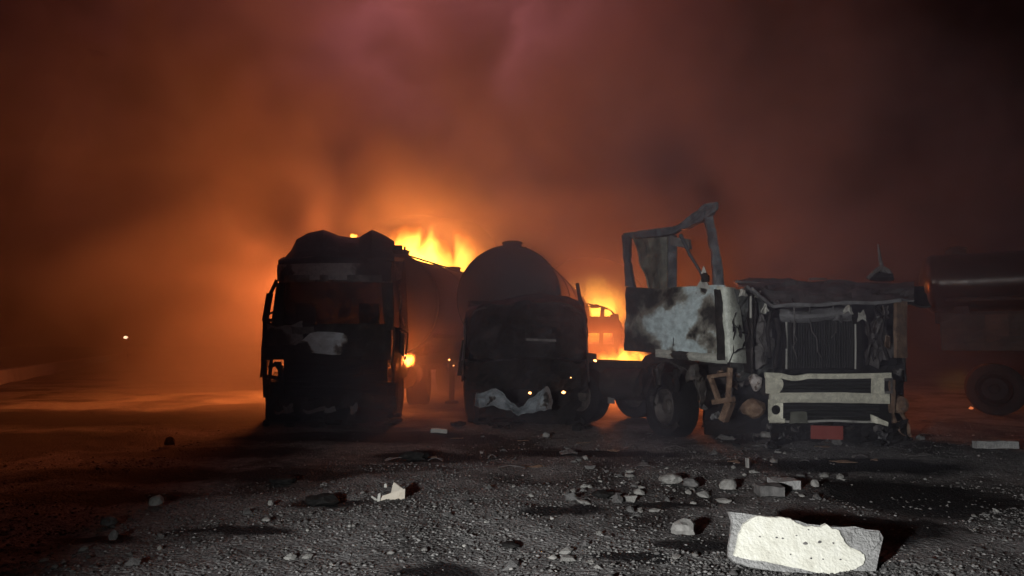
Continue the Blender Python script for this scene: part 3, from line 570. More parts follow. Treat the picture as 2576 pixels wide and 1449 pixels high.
for x in (1978, 2152):
    mb = MB(); mb.tube([rp(x, 928, .2), rp(x + 1, 870, .19), rp(x, 802 if x < 2000 else 815, .2)], .014, 6, .3); mb.build('radiator_edge', PALE, rad)
MB().sheet(lambda u, v: rp(1962 + 180 * u, 806 - 26 * v + 3 * math.sin(u * 5), .18 - .1 * math.sin(v * 3.1)), 16, 5, .03, .04, 4, seed=92).build('radiator_header', GREY, rt)
for (x, y, w, h, s_, m_) in ((2168, 795, 14, 14, 1, PALE), (2135, 778, 16, 12, 2, PALE), (2110, 800, 12, 9, 3, GREY), (2212, 805, 8, 8, 4, ASHY), (2226, 782, 5, 12, 5, ASHY), (1925, 775, 6, 12, 6, PALE), (1915, 800, 5, 9, 7, ASHY), (2195, 845, 9, 9, 8, ASHY), (1870, 735, 16, 8, 9, PALE), (1905, 740, 10, 8, 10, PALE), (2235, 860, 5, 16, 11, RUST), (1950, 760, 12, 4, 13, ASHY)):
    MB().sheet(lambda u, v: rp(x + w * (2 * u - 1) * (1 - .5 * v), y - h * (2 * v - 1) + 3 * math.sin(u * 6 + s_), .02 + .08 * math.sin(u * 4 + s_)), 5, 5, .012, .05, 5, seed=s_ * 3.3, edge=.03).build('torn_sheet', m_, rt)
mb = MB()
for path in ([(1897, 745), (1900, 790), (1893, 850)], [(1940, 780), (1930, 830), (1938, 900)], [(2180, 800), (2190, 860), (2180, 920)], [(2225, 790), (2215, 850), (2235, 905)], [(2205, 770), (2235, 800)], [(1950, 800), (1960, 840), (1948, 925)]):
    MB().tube([rp(x, y, .25) for x, y in path], .028, 7, .4).build('burnt_hose', CHAR, rt)
for (x, y, a) in ((1915, 830, .16), (1925, 870, .13), (2205, 840, .15), (2225, 880, .13), (1905, 900, .14), (2195, 900, .13)): MB().lump(rp(x, y, .4), (a, a, a * 1.3), x, 2, .5, False).build('burnt_engine_part', ASHY, rt)
MB().bar(rp(1888, 745, .1), rp(1888, 800, .12), .02, .03).build('bright_rod', PALE, rt)
# bumper: cream frame with slots, slats, lamp holes
def bpt(px, py, dy=0.0): return P(px, py, 9.95 + (px - 1930) / 310 * .25 + dy)
def ring_rect(mb, x0, y0, x1, y1, hx0, hy0, hx1, hy1, th=.08):
    o_ = [(x0, y0), (x1, y0), (x1, y1), (x0, y1)]; h_ = [(hx0, hy0), (hx1, hy0), (hx1, hy1), (hx0, hy1)]
    for i in range(4):
        a, b = o_[i], o_[(i + 1) % 4]; c, d = h_[(i + 1) % 4], h_[i]
        mb.hexa([bpt(*a, th), bpt(*b, th), bpt(*c, th), bpt(*d, th), bpt(*a), bpt(*b), bpt(*c), bpt(*d)])
bumper = MB().sheet(lambda u, v: bpt(1936 + 300 * u, 1012 - 21 * v - 2 * math.sin(u * 4), -.02 - .03 * math.sin(v * 3.1)), 24, 4, .05, .012, 4, seed=101).build('bumper', CREAM, rt, True)
def rail_top(u, v):
    x = 1925 + 315 * u; y = 950 - 13 * v + 3 * math.sin(u * 3); 
    if 0.12 < u < 0.33: y += 6 * math.sin((u - .12) / .21 * math.pi)
    return bpt(x, y, -.01)
MB().sheet(rail_top, 34, 3, .05, .015, 5, seed=102).build('bumper_rail', CREAM, bumper, True)
MB().sheet(lambda u, v: bpt(1927 + (30 + 12 * math.sin(v * 3)) * u, 990 - 45 * v, -.005 + .02 * u), 5, 8, .05, .02, 5, seed=103, edge=.01).build('bumper_post', CREAM, bumper, True)
MB().sheet(lambda u, v: bpt(2194 + 28 * u, 993 - 50 * v, 0), 4, 8, .05, .015, 5, seed=104).build('bumper_post', CREAM, bumper, True)
MB().sheet(lambda u, v: bpt(2238 + 12 * u, 1040 - 85 * v, .06), 3, 8, .05, .03, 5, seed=105, edge=.01).build('bumper_post', RUST, bumper, True)
MB().sheet(lambda u, v: bpt(1962 + 245 * u, 1062 - 5 * v + 1.5 * math.sin(u * 9), -.01), 24, 1, .05, .012, 5, seed=106).build('bumper_lower_lip', PALE, bumper)
MB().sheet(lambda u, v: bpt(2190 + 46 * u, 1062 + 12 * u - (20 - 8 * u) * v, -.04 - .04 * u), 6, 3, .03, .03, 5, seed=107, edge=.015).build('bumper_end', CREAM, bumper)
# left lamp housing with a round hole
mb = MB(); cx, cyy = 1951, 1031; n = 20; ou = []; inn = []
for k in range(n):
    w = 2 * math.pi * k / n; ca, sa = math.cos(w), math.sin(w); q = 1 / max(abs(ca) / 19, abs(sa) / 27)
    ou.append((cx + ca * q, cyy + sa * q)); inn.append((cx + 1 + ca * 11, cyy + sa * 12))
for k in range(n):
    j = (k + 1) % n; mb.hexa([bpt(*ou[k], .06), bpt(*ou[j], .06), bpt(*inn[j], .06), bpt(*inn[k], .06), bpt(*ou[k], -.02), bpt(*ou[j], -.02), bpt(*inn[j], .01), bpt(*inn[k], .01)])
mb.build('lamp_housing', CREAM, bumper)
MB().sheet(lambda u, v: bpt(1934 + 40 * u, 1064 - 10 * v, -.05 + .03 * v), 5, 2, .03, .02, 5, seed=109, edge=.01).build('lamp_housing_foot', CREAM, bumper)
mb = MB(); ring_rect(mb, 2222, 948, 2246, 990, 2226, 958, 2240, 984); mb.build('lamp_housing', ASHY, bumper)
for k in range(5):
    y = 953 + k * 8.5
    MB().sheet(lambda u, v: bpt(1968 + 228 * u, y + 5 - 4 * v, .03 + .03 * v), 6, 1, .012, .008, 5, seed=110 + k).build('bumper_slat', core, bumper)
for k in range(5):
    y = 1016 + k * 9
    MB().sheet(lambda u, v: bpt(1972 + 240 * u, y + 5 - 4 * v, .03 + .03 * v), 6, 1, .012, .008, 5, seed=120 + k).build('bumper_slat', core, bumper)
MB().quad(bpt(1940, 1066, .12), bpt(2240, 1066, .12), bpt(2240, 945, .12), bpt(1940, 945, .12), 4, 4, .03, .02).build('bumper_backing', SOOT, bumper)
MB().sheet(lambda u, v: bpt(1986 + 44 * u + 4 * v * (1 - u), 1066 - 30 * v - 3 * math.sin(u * 3), -.06), 5, 4, .04, .02, seed=131, edge=.01).build('tow_cover', surf('olive_grey_plastic', [(0.3, (0.08, 0.08, 0.06)), (0.7, (0.15, 0.15, 0.12))], 6), rt)
MB().sheet(lambda u, v: bpt(2040 + 80 * u, 1104 - 34 * v + 2 * u, -.06), 6, 4, .012, .012, 3, seed=132).build('number_plate', PLATE, rt)
MB().bar(bpt(2080, 1072, -.03), bpt(2080, 1050, .08), .1, .04).build('plate_bracket', CHAR, rt)
# painted-in shade underneath, arch and torn valance that tie the front together
MB().sheet(lambda u, v: P(1770 + 500 * u, 1092 - 180 * v + 8 * math.sin(u * 9), 11.35 + .2 * math.sin(u * 5)), 24, 10, .05, .15, 2, seed=151).build('under_front_shade_sheet', SOOT, rt)  # added dark sheet for the shade under the bumper, hiding the glow behind
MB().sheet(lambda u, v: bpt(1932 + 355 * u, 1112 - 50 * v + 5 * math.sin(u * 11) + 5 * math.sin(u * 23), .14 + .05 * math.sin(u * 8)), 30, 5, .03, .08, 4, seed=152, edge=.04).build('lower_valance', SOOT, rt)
MB().sheet(lambda u, v: P(1838 + 110 * u, 962 - 235 * v, 10.62 + .25 * u + .1 * math.sin(v * 5)), 10, 14, .03, .14, 3, seed=153, edge=.04).build('burnt_wing', surf('green_grey_wing', [(0.3, (0.012, 0.013, 0.012)), (0.5, (0.04, 0.042, 0.038)), (0.72, (0.1, 0.1, 0.09))], 4, (.6, .95)), rt)
for k in range(34):
    x = random.uniform(1780, 2270); y = random.uniform(925, 1105) if (x < 1930 or x > 2240) else random.uniform(1066, 1108); w = random.uniform(4, 15); h = random.uniform(3, 12); m_ = (ASHY, RUST, CHAR, CHAR, GREY)[k % 5]
    MB().sheet(lambda u, v: P(x + w * (2 * u - 1), y - h * (2 * v - 1) + 4 * math.sin(u * 5 + k), (10.75 if x < 1930 else 10.2) + .1 * math.sin(u * 4 + v * 3 + k)), 5, 5, .012, .07, 6, seed=k * 2.3, edge=.035).build('torn_sheet', m_, rt)
for k in range(14):
    x = random.uniform(1850, 2265); y = random.uniform(735, 800); p = [(x, y)]
    for _ in range(5): p.append((p[-1][0] + random.uniform(-14, 14), p[-1][1] + random.uniform(12, 34)))
    MB().tube([rp(a_, b_, .12 + .05 * math.sin(b_)) for a_, b_ in p], .009, 5, .3).build('hanging_wire', CHAR if k % 3 else ASHY, rt)
# lumps and brackets beside the bumper
mb = MB(); mb.bar(sp(1786, 945, -.02), sp(1808, 1008, -.02), .07, .05); mb.bar(sp(1836, 925, -.02), sp(1832, 1000, -.02), .07, .05); mb.bar(sp(1782, 948, -.02), sp(1840, 940, -.02), .06, .05); mb.bar(sp(1795, 1012, -.02), sp(1845, 1004, -.02), .09, .07); mb.build('cab_step', RUST, rt)
mb = MB(); mb.bar(sp(1838, 1010, .02), sp(1820, 1058, .02), .12, .1); mb.build('step_leg', RUST, rt)
mb = MB(); mb.lump(rp(1902, 962, -.1), (.09, .1, .12), 7, 2, .5, False); mb.build('crushed_headlamp', paint_char('headlamp_metal', (.5, .45, .42), [], .1, 9, .5, -.05), rt)
mb = MB(); mb.lump(rp(1893, 1028, 0), (.16, .14, .14), 17, 2, .3, False); mb.build('horn_drum', RUST, rt)
mb = MB(); mb.lathe(rp(1925, 975, .02), (0, 1, 0), [(-.1, .09), (-.1, .12), (.1, .12), (.1, .05)], 16); mb.build('headlamp_bowl', CHAR, rt)
mb = MB(); mb.lathe(rp(2262, 1018, -.1), (.2, -1, .1), [(-.05, .12), (0, .13), (.05, .12), (.06, .07), (.02, .05)], 16); mb.build('headlamp_bowl', RUST, rt)
mb = MB(); mb.lathe(rp(2272, 1078, -.1), (.4, -1, .2), [(-.05, .1), (0, .12), (.03, .11), (.0, .06)], 16); mb.build('hub_piece', RUST, rt)
mb = MB(); mb.tube([rp(2232, 1010, 0), rp(2238, 1040, -.05), rp(2250, 1070, -.06), rp(2262, 1092, -.05)], [.05, .06, .05, .03], 8, .4); mb.tube([rp(2262, 1030, 0), rp(2280, 1060, 0), rp(2288, 1100, 0)], .03, 6, .3); mb.build('bent_stay', RUST, rt)
for k, (x, y, w, h) in enumerate(((1655, 945, 16, 30), (1700, 958, 12, 34), (1742, 940, 18, 24), (1640, 1000, 8, 20), (1620, 960, 5, 40), (1765, 990, 8, 40), (1690, 1070, 24, 8))):
    MB().sheet(lambda u, v: P(x + w * (2 * u - 1), y - h * (2 * v - 1) + 5 * math.sin(u * 5 + k), 10.55 + .1 * math.sin(u * 4 + k)), 6, 7, .012, .09, 5, seed=k * 4.1, edge=.06).build('torn_sheet', (CHAR, SOOT, RIM)[k % 3], rt)
# chassis going back to the left, wheels
AX = (sp(1575, 900) - sp(1850, 900)); AX.z = 0; AX.normalize(); SN = Vector((AX.y, -AX.x, 0)); SN = SN if SN.y < 0 else -SN
c0 = Vector((3.7, 10.9, .0))
mb = MB()
for s_ in (.15, -.75): mb.bar(c0 + SN * s_ + Vector((0, 0, .95)), c0 + AX * 5.4 + SN * s_ + Vector((0, 0, 1.0)), .1, .28)
for k in range(5): mb.bar(c0 + AX * (.4 + k * 1.15) + SN * .15 + Vector((0, 0, .97)), c0 + AX * (.4 + k * 1.15) - SN * .75 + Vector((0, 0, .97)), .1, .16)
mb.build('chassis_frame', CHAR, rt)
for k, (a, w, h) in enumerate(((1.7, .4, .22), (4.8, .3, .08))): MB().lump(c0 + AX * a + Vector((0, 0, 1.12)), (w, .3, h), k * 5, 2, .4).build('burnt_chassis_box', CHAR, rt)
wc = P(1712, 1018, 11.0); wc.z = .5
wheel(rt, wc + AX * .15 + Vector((0, 0, -.03)), (-.93, -.36, 0), .47, .36, rough=.3)
wheel(rt, c0 + AX * 3.3 + SN * .35 + Vector((0, 0, .5)), SN, .5, .34, rough=.05)
wheel(rt, c0 + AX * 4.4 + SN * .35 + Vector((0, 0, .5)), SN, .5, .34, rough=.05)
wheel(rt, c0 + AX * 3.3 - SN * 1.1 + Vector((0, 0, .5)), -SN, .5, .34); wheel(rt, c0 + AX * .6 - SN * 1.6 + Vector((0, 0, .5)), -SN, .5, .34)
mb = MB(); a_ = 1.0
mb.sheet(lambda u, v: wc + AX * (.15 - .62 * math.cos(u * math.pi)) + SN * (.2 - .45 * v) + Vector((0, 0, .1 + .58 * math.sin(u * math.pi))), 14, 3, .025, .03, seed=141); mb.build('mudguard', CHAR, rt)
mb = MB(); mb.bar(P(1537, 1015, 12.6), P(1541, 935, 12.6), .12, .08); mb.build('air_tank_bracket', ASHY, rt)
MB().lathe(c0 + AX * 2.2 + SN * .4 + Vector((0, 0, .75)), AX, [(-.45, .05), (-.45, .27), (.45, .27), (.45, .05)], 18, jit=.06).build('fuel_tank', CHAR, rt, True)
MB().box(c0 + AX * .9 - SN * .3 + Vector((0, 0, 1.0)), (.8, .9, .6)).build('engine', SOOT, rt)

# ------------------------------------------------------------------ burnt van seen in the gap, in front of the second blaze
vn = thing('van', (3.1, 22.5, 0), 'burnt round-roofed van silhouetted in the gap beside the scorched white door', 'van')
dv = 22.0
vp = lambda x, y, dy=0.0: P(x, y, dv + dy)
vprof = [(1440, 985), (1440, 800), (1455, 779), (1480, 771), (1512, 771), (1535, 780), (1552, 800), (1572, 838), (1600, 850), (1645, 860), (1652, 900), (1652, 985)]
body = MB()
def strip(x0y0, x1y1): pass
# body outline as a band with openings: roof skin, lower side, posts, rear side
for i in range(1, 10):
    a, b = vprof[i], vprof[i + 1]
    body.quad(vp(*a), vp(*b), vp(*b, 1.9), vp(*a, 1.9), 3, 4, .04, .04, seed=i)
body.build('roof', CHAR, vn)
for dy in (0, 1.9):
    mb = MB(); mb.quad(vp(1440, 975, dy), vp(1652, 975, dy), vp(1652, 866, dy), vp(1440, 866, dy), 8, 4, .05, .04, seed=2 + dy); mb.build('side_panel', CHAR, vn)
    mb = MB(); mb.bar(vp(1512, 866, dy), vp(1516, 775, dy), .12, .06); mb.bar(vp(1466, 866, dy), vp(1468, 780, dy), .2, .06); mb.bar(vp(1556, 866, dy), vp(1545, 790, dy), .25, .06); mb.build('window_post', CHAR, vn)
    mb = MB(); mb.quad(vp(1440, 838, dy), vp(1560, 838, dy), vp(1548, 796, dy), vp(1446, 796, dy), 6, 4, .05, .06, seed=5 + dy); mb.build('upper_panel', CHAR, vn)
    for x in (1478, 1612): wheel(vn, (vp(x, 960, dy).x, dv + dy, .36), (0, -1 if dy == 0 else 1, 0), .36, .22)
mb = MB(); mb.tube([vp(1474, 772), vp(1480, 764), vp(1492, 768), vp(1498, 772)], .03, 6); mb.lump(vp(1497, 771, .4), (.15, .3, .08), 3); mb.build('roof_rack_remains', CHAR, vn)

# ------------------------------------------------------------------ street lamp far off
sl = thing('lamp_post', (P(316, 849, 60).x, 60, 0), 'tiny bright lamp far off above the low wall', 'lamp')
lp_ = P(316, 849, 60)
MB().tube([(lp_.x + .12, 60.2, -0.1), (lp_.x + .1, 60.2, lp_.z + .2)], .03, 6).build('post', CHAR, sl)
MB().box(lp_ + Vector((.05, .1, .18)), (.34, .34, .08)).build('lamp_hood', CHAR, sl)
MB().lump(lp_, (.17, .12, .11), 2, 2, .1, False).build('lamp_bulb', emit('lamp_glow', (1, .62, .38), 12), sl)

# ------------------------------------------------------------------ the broken block in the foreground
bk = thing('concrete_block', tuple(G(2030, 1420)), 'large broken concrete block with a bright white painted face', 'concrete block')
def fb(px, py): # front face plane, leaning back
    f = (1440 - py) / 150; return P(px, py, 4.55 + .22 * f)
outl = [(1836, 1288), (1870, 1291), (1902, 1296), (1935, 1302), (1962, 1304), (1990, 1308), (2008, 1310), (2030, 1318), (2052, 1320), (2078, 1324), (2100, 1326), (2122, 1326), (2150, 1324), (2180, 1332), (2212, 1335), (2222, 1352), (2216, 1378), (2210, 1402), (2206, 1428), (2198, 1452), (2160, 1458), (2120, 1452), (2070, 1446), (2010, 1440), (1975, 1437), (1930, 1430), (1890, 1425), (1850, 1415), (1834, 1402), (1832, 1380), (1838, 1350), (1842, 1320)]
def blockmesh():
    n = len(outl); cx = sum(p[0] for p in outl) / n; cy_ = sum(p[1] for p in outl) / n; rings = []
    bd = Vector((.05, .20, -.05))
    for (k, off) in ((1.0, 0), (1.015, .3), (1.0, .7), (.97, 1.0)):
        rings.append([fb(cx + (x - cx) * k, cy_ + (y - cy_) * k) + bd * off + Vector((nz((x * .03, y * .03, off * 3), 1, 2), nz((x * .03, y * .03, off * 3), 1, 7), nz((x * .03, y * .03, off), 1, 5))) * .018 * (off > 0) for x, y in outl])
    vs = [p for r in rings for p in r]; fs = []
    for j in range(3):
        for i in range(n): fs.append((j * n + i, j * n + (i + 1) % n, (j + 1) * n + (i + 1) % n, (j + 1) * n + i))
    fs.append(tuple(range(n))); fs.append(tuple(3 * n + i for i in range(n - 1, -1, -1)))
    return MB().add(vs, fs)
blockmesh().build('concrete_core', CONC, bk)
face = [(1868, 1316), (1885, 1306), (1900, 1297), (1935, 1300), (1960, 1299), (1986, 1303), (1996, 1311), (2020, 1322), (2040, 1321), (2062, 1325), (2076, 1317), (2090, 1328), (2106, 1332), (2114, 1348), (2122, 1362), (2138, 1376), (2158, 1384), (2170, 1392), (2172, 1404), (2166, 1418), (2150, 1428), (2128, 1436), (2112, 1436), (2084, 1442), (2050, 1438), (2012, 1428), (1960, 1418), (1905, 1408), (1858, 1400), (1844, 1396), (1848, 1384), (1852, 1366), (1856, 1346), (1864, 1330)]
def jag(pts, sub=3, amp=1.6):
    out = []
    for i in range(len(pts)):
        a, b = pts[i], pts[(i + 1) % len(pts)]
        for k in range(sub):
            f = k / sub; j = 0 if k == 0 else amp
            out.append((a[0] + (b[0] - a[0]) * f + random.uniform(-j, j), a[1] + (b[1] - a[1]) * f + random.uniform(-j, j)))
    return out
MB().prism([fb(x, y) + Vector((0, -.022, 0)) for x, y in jag(face)], (0, .03, 0)).build('painted_face', WPAINT, bk)
low = [(1844, 1398), (1905, 1409), (1960, 1419), (2012, 1429), (2012, 1437), (1985, 1440), (1940, 1434), (1880, 1424), (1850, 1412)]
MB().prism([fb(x, y) + Vector((0, -.012, 0)) for x, y in jag(low, 2, 1)], (0, .02, 0)).build('chipped_lower_edge', CONC, bk)
MB().prism([fb(x, y) + Vector((0, -.018, 0)) for x, y in jag([(2138, 1330), (2160, 1328), (2184, 1335), (2208, 1338), (2212, 1360), (2190, 1382), (2164, 1386), (2140, 1376), (2130, 1360)], 3, 1.2)], (0, .03, 0)).build('broken_corner', CONC, bk)
for (x, y, a) in ((2022, 1366, .013), (2058, 1362, .012), (1950, 1350, .007), (1965, 1352, .007), (2092, 1364, .006), (2036, 1402, .007), (2066, 1404, .005), (1985, 1392, .005), (1908, 1348, .005), (2030, 1330, .005), (2000, 1345, .005), (2110, 1405, .006)):
    MB().lump(fb(x, y) + Vector((0, -.024, 0)), (a * 1.3, .004, a), x, 1, .5, False).build('pit', STONE_D, bk)

# ------------------------------------------------------------------ named debris
def stone_at(px, py, w, h, label, mat, seed, cat='stone', name='stone', group=None, amp=.35):
    g = G(px, py + h * .45); g.z = gz(g.x, g.y); k = g.y / F
    mb = MB().lump(g + Vector((0, 0, h * k * .42)), (w * k * .5, w * k * .42, h * k * .58), seed, 2, amp)
    return grounded(mb, name, mat, label, cat, group)
def slab_at(px, py, w, h, label, mat, name, cat, depth=None, tilt=0, group=None, yaw=0):
    g = G(px, py + h * .5); g.z = gz(g.x, g.y); k = g.y / F
    M = Matrix.Translation(g + Vector((0, 0, h * k * .5))) @ Matrix.Rotation(yaw, 4, 'Z') @ Matrix.Rotation(tilt, 4, 'Y')
    mb = MB(M); d = (depth or w * k * .6)
    mb.sheet(lambda u, v: (w * k * (u - .5), d * (v - .5), 0), 8, 4, h * k * .8, .012, 6, seed=px, edge=.012)
    return grounded(mb, name, mat, label, cat, group)
stone_at(1720, 1325, 62, 44, 'large pale rough stone beside the white painted block', STONE_P, 3)
stone_at(1685, 1203, 58, 26, 'flat pale stone, first of the row below the torn-open truck', STONE_P, 5)
stone_at(1738, 1212, 40, 22, 'brownish stone between two pale stones below the torn-open truck', STONE_D, 6)
stone_at(1832, 1214, 38, 30, 'upright pale stone in the row below the cream bumper', STONE_P, 8)
slab_at(1972, 1213, 66, 26, 'pale flat concrete chip lying on a darker slab below the bumper', CONC, 'concrete_chip', 'concrete chip', .22)
slab_at(1935, 1228, 62, 30, 'dark grey broken slab under the pale chip', STONE_D, 'broken_slab', 'slab', .2)
stone_at(2050, 1216, 22, 20, 'small white stone beside the pale flat chip', STONE_P, 12)
slab_at(2505, 1122, 106, 22, 'long grey concrete strip lying before the brown oval tank', CONC, 'concrete_strip', 'concrete strip', .12)
stone_at(1925, 1097, 34, 16, 'white rounded stone on the ground under the cream bumper', STONE_P, 14)
slab_at(2165, 1087, 40, 9, 'pale metal bar lying beside the red plate', PALE, 'metal_bar', 'metal bar', .05, .4)
slab_at(1105, 1086, 42, 13, 'small white rectangular slab lying alone before the two tankers', PALE, 'white_slab', 'slab', .12, 0.05)
stone_at(1373, 1091, 17, 14, 'small white round stone before the crumpled pale bumper', STONE_P, 17)
slab_at(1263, 1056, 66, 5, 'thin pale strip lying below the crumpled pale bumper', PALE, 'metal_strip', 'strip', .04, -.13)
stone_at(392, 1272, 36, 26, 'pale squarish stone alone on the dark ground', STONE_P, 19)
stone_at(272, 1318, 40, 24, 'grey stone lower down from the pale squarish one', STONE_D, 20)
stone_at(284, 1352, 24, 26, 'small upright grey stone right below the grey stone', STONE_D, 21)
stone_at(427, 1110, 26, 22, 'dark lump silhouetted against the fire-lit red ground', COAL, 22, 'lump', 'charred_lump')
stone_at(670, 1303, 20, 9, 'small pinkish flat stone below the charred heap', STONE_P, 23)
stone_at(680, 1262, 14, 14, 'small round grey stone beside the charred heap', STONE_P, 24)
stone_at(812, 1252, 86, 26, 'low black charred heap beside the torn carton', COAL, 25, 'charred heap', 'charred_heap')
stone_at(708, 1206, 74, 18, 'low black charred heap farther back than the torn carton', COAL, 26, 'charred heap', 'charred_heap')
stone_at(1515, 1247, 52, 18, 'black charred fragment on the gravel before the white door truck', COAL, 27, 'charred fragment', 'charred_fragment')
stone_at(1283, 1362, 46, 14, 'black charred fragment on the pale gravel in the lower middle', COAL, 28, 'charred fragment', 'charred_fragment')
stone_at(1045, 1145, 70, 24, 'black charred heap behind the torn carton, before the tankers', COAL, 29, 'charred heap', 'charred_heap')
stone_at(1790, 1072, 46, 22, 'brown scorched lump with pale edge by the front wheel', RUST, 30, 'lump', 'scorched_lump')
stone_at(1835, 1074, 30, 16, 'crumpled dark scrap with bright specks beside the scorched lump', ASHY, 31, 'scrap', 'metal_scrap', amp=.6)
stone_at(1868, 1066, 34, 22, 'grey crumpled scrap between the front wheel and the bumper', ASHY, 32, 'scrap', 'metal_scrap', amp=.6)
slab_at(1880, 1166, 8, 30, 'short pale post fragment standing in the rubble', STONE_P, 'post_fragment', 'fragment', .05)
for k in range(26):
    x = random.uniform(655, 1010); stone_at(x, random.uniform(1044, 1068), random.uniform(12, 40), random.uniform(6, 20), 'black charred lump fallen below the twin-humped cab', (COAL, COAL, STONE_D)[k % 3] if k % 3 < 2 else COAL, 200 + k, 'charred lump', 'charred_lump', 'charred lumps below the twin-humped cab', .7)
for k in range(24):
    x = random.uniform(1150, 1490); stone_at(x, random.uniform(1050, 1076), random.uniform(12, 40), random.uniform(6, 20), 'black charred lump fallen below the crushed cab', COAL, 240 + k, 'charred lump', 'charred_lump', 'charred lumps below the crushed cab', .7)
for k in range(26):
    x = random.uniform(1760, 2320); stone_at(x, random.uniform(1098, 1126), random.uniform(10, 34), random.uniform(6, 18), 'dark scorched lump fallen below the cream bumper', (COAL, STONE_D)[k % 2], 280 + k, 'scorched lump', 'scorched_lump', 'scorched lumps below the cream bumper', .7)
# torn carton: a folded tray on its side
g = G(985, 1262); k = g.y / F; g.z = gz(g.x, g.y)
ct = thing('carton', tuple(g), 'torn buff carton lying open on the gravel', 'carton')
cpt = lambda x, y, dy=0.0: P(x, y, g.y + dy)
mb = MB(); mb.quad(cpt(955, 1262, -.02), cpt(1018, 1256, .02), cpt(1019, 1230, .06), cpt(962, 1247, .0), 6, 4, .012, .012, 6); mb.build('front_flap', CARTON, ct)
mb = MB(); mb.quad(cpt(1018, 1256, .02), cpt(1019, 1232, .06), cpt(990, 1213, .2), cpt(984, 1240, .2), 6, 4, .012, .012, 6); mb.build('side_wall', CARTON, ct)
mb = MB(); mb.quad(cpt(955, 1262, -.02), cpt(1018, 1256, .02), cpt(988, 1246, .2), cpt(950, 1250, .2), 5, 4, .01, .01, 6); mb.build('bottom', surf('scorched_carton', [(0.3, (0.05, 0.035, 0.025)), (0.7, (0.14, 0.1, 0.07))], 9), ct)
mb = MB(); mb.quad(cpt(948, 1262, -.03), cpt(956, 1264, -.03), cpt(958, 1240, .0), cpt(952, 1243, .0), 3, 4, .01, .006); mb.quad(cpt(934, 1252, .02), cpt(948, 1262, -.01), cpt(950, 1258, .0), cpt(936, 1248, .03), 3, 2, .01, .006); mb.quad(cpt(966, 1226, .2), cpt(974, 1226, .2), cpt(972, 1216, .2), cpt(967, 1217, .2), 2, 2, .01, .004); mb.build('torn_flap', PALE, ct)

# ------------------------------------------------------------------ loose stones (single ones), then gravel as stuff
protos = []
for k in range(8):
    me = MB().lump((0, 0, .3), (1, .75, .6), k * 3.7, 1, .8); me_o = me.build('proto', STONE_P if k % 2 else STONE_D); protos.append(me_o.data); bpy.data.objects.remove(me_o)
cnt = 0
while cnt < 190:
    px = random.uniform(40, 2540); py = 1110 + 330 * random.random() ** .8
    if cnt > 120: px = random.uniform(1420, 2150); py = random.uniform(1125, 1290)
    if 1820 < px < 2240 and py > 1270: continue
    wgt = .25 + .75 * min(1, px / 1500)
    if random.random() > wgt: continue
    g = G(px, py)
    if burnt(g.x, g.y) > .3: continue  # burns and painted-in shadow patches alike
    s_ = random.choice([.014, .017, .02, .024, .028, .034, .05] if cnt < 120 else [.02, .028, .036, .045, .06, .075]) * (.8 + .4 * random.random())
    pr = random.randrange(8)
    o = bpy.data.objects.new('loose_stone', protos[pr]); col.objects.link(o); o.location = (g.x, g.y, gz(g.x, g.y) - s_ * .12); o.scale = (s_, s_, s_ * random.uniform(.7, 1.1)); o.rotation_euler = (0, 0, random.uniform(0, 6.28))
    if pr % 2: tag(o, 'small pale loose stone on the burnt gravel', 'stone', 'small pale loose stones')
    else: tag(o, 'small sooty loose stone on the burnt gravel', 'stone', 'small sooty loose stones')
    cnt += 1

# thin twisted scraps burnt off the trucks
for k in range(46):
    px = random.uniform(1000, 2330); py = random.uniform(1062, 1190); g = G(px, py); g.z = gz(g.x, g.y)
    ln = random.uniform(.08, .34); a = random.uniform(-.5, .5); w = random.uniform(.008, .03)
    dv_ = Vector((math.cos(a), math.sin(a) * .6, 0)); b0 = g - dv_ * ln / 2; mb = MB()
    mb.sheet(lambda u, v: b0 + dv_ * ln * u + Vector((0, w * (v - .5) * 2, .012 + w * (v - .5) * math.sin(u * 4 + k) + .03 * math.sin(u * 3.1) * (k % 3) / 2)), 7, 1, .006, .012, 8, seed=k * 1.7)
    rusty = k % 3 == 0
    grounded(mb, 'metal_scrap', RUST if rusty else ASHY, 'thin rusty twisted scrap on the ground before the trucks' if rusty else 'thin grey twisted scrap on the ground before the trucks', 'scrap', 'rusty twisted scraps' if rusty else 'grey twisted scraps')

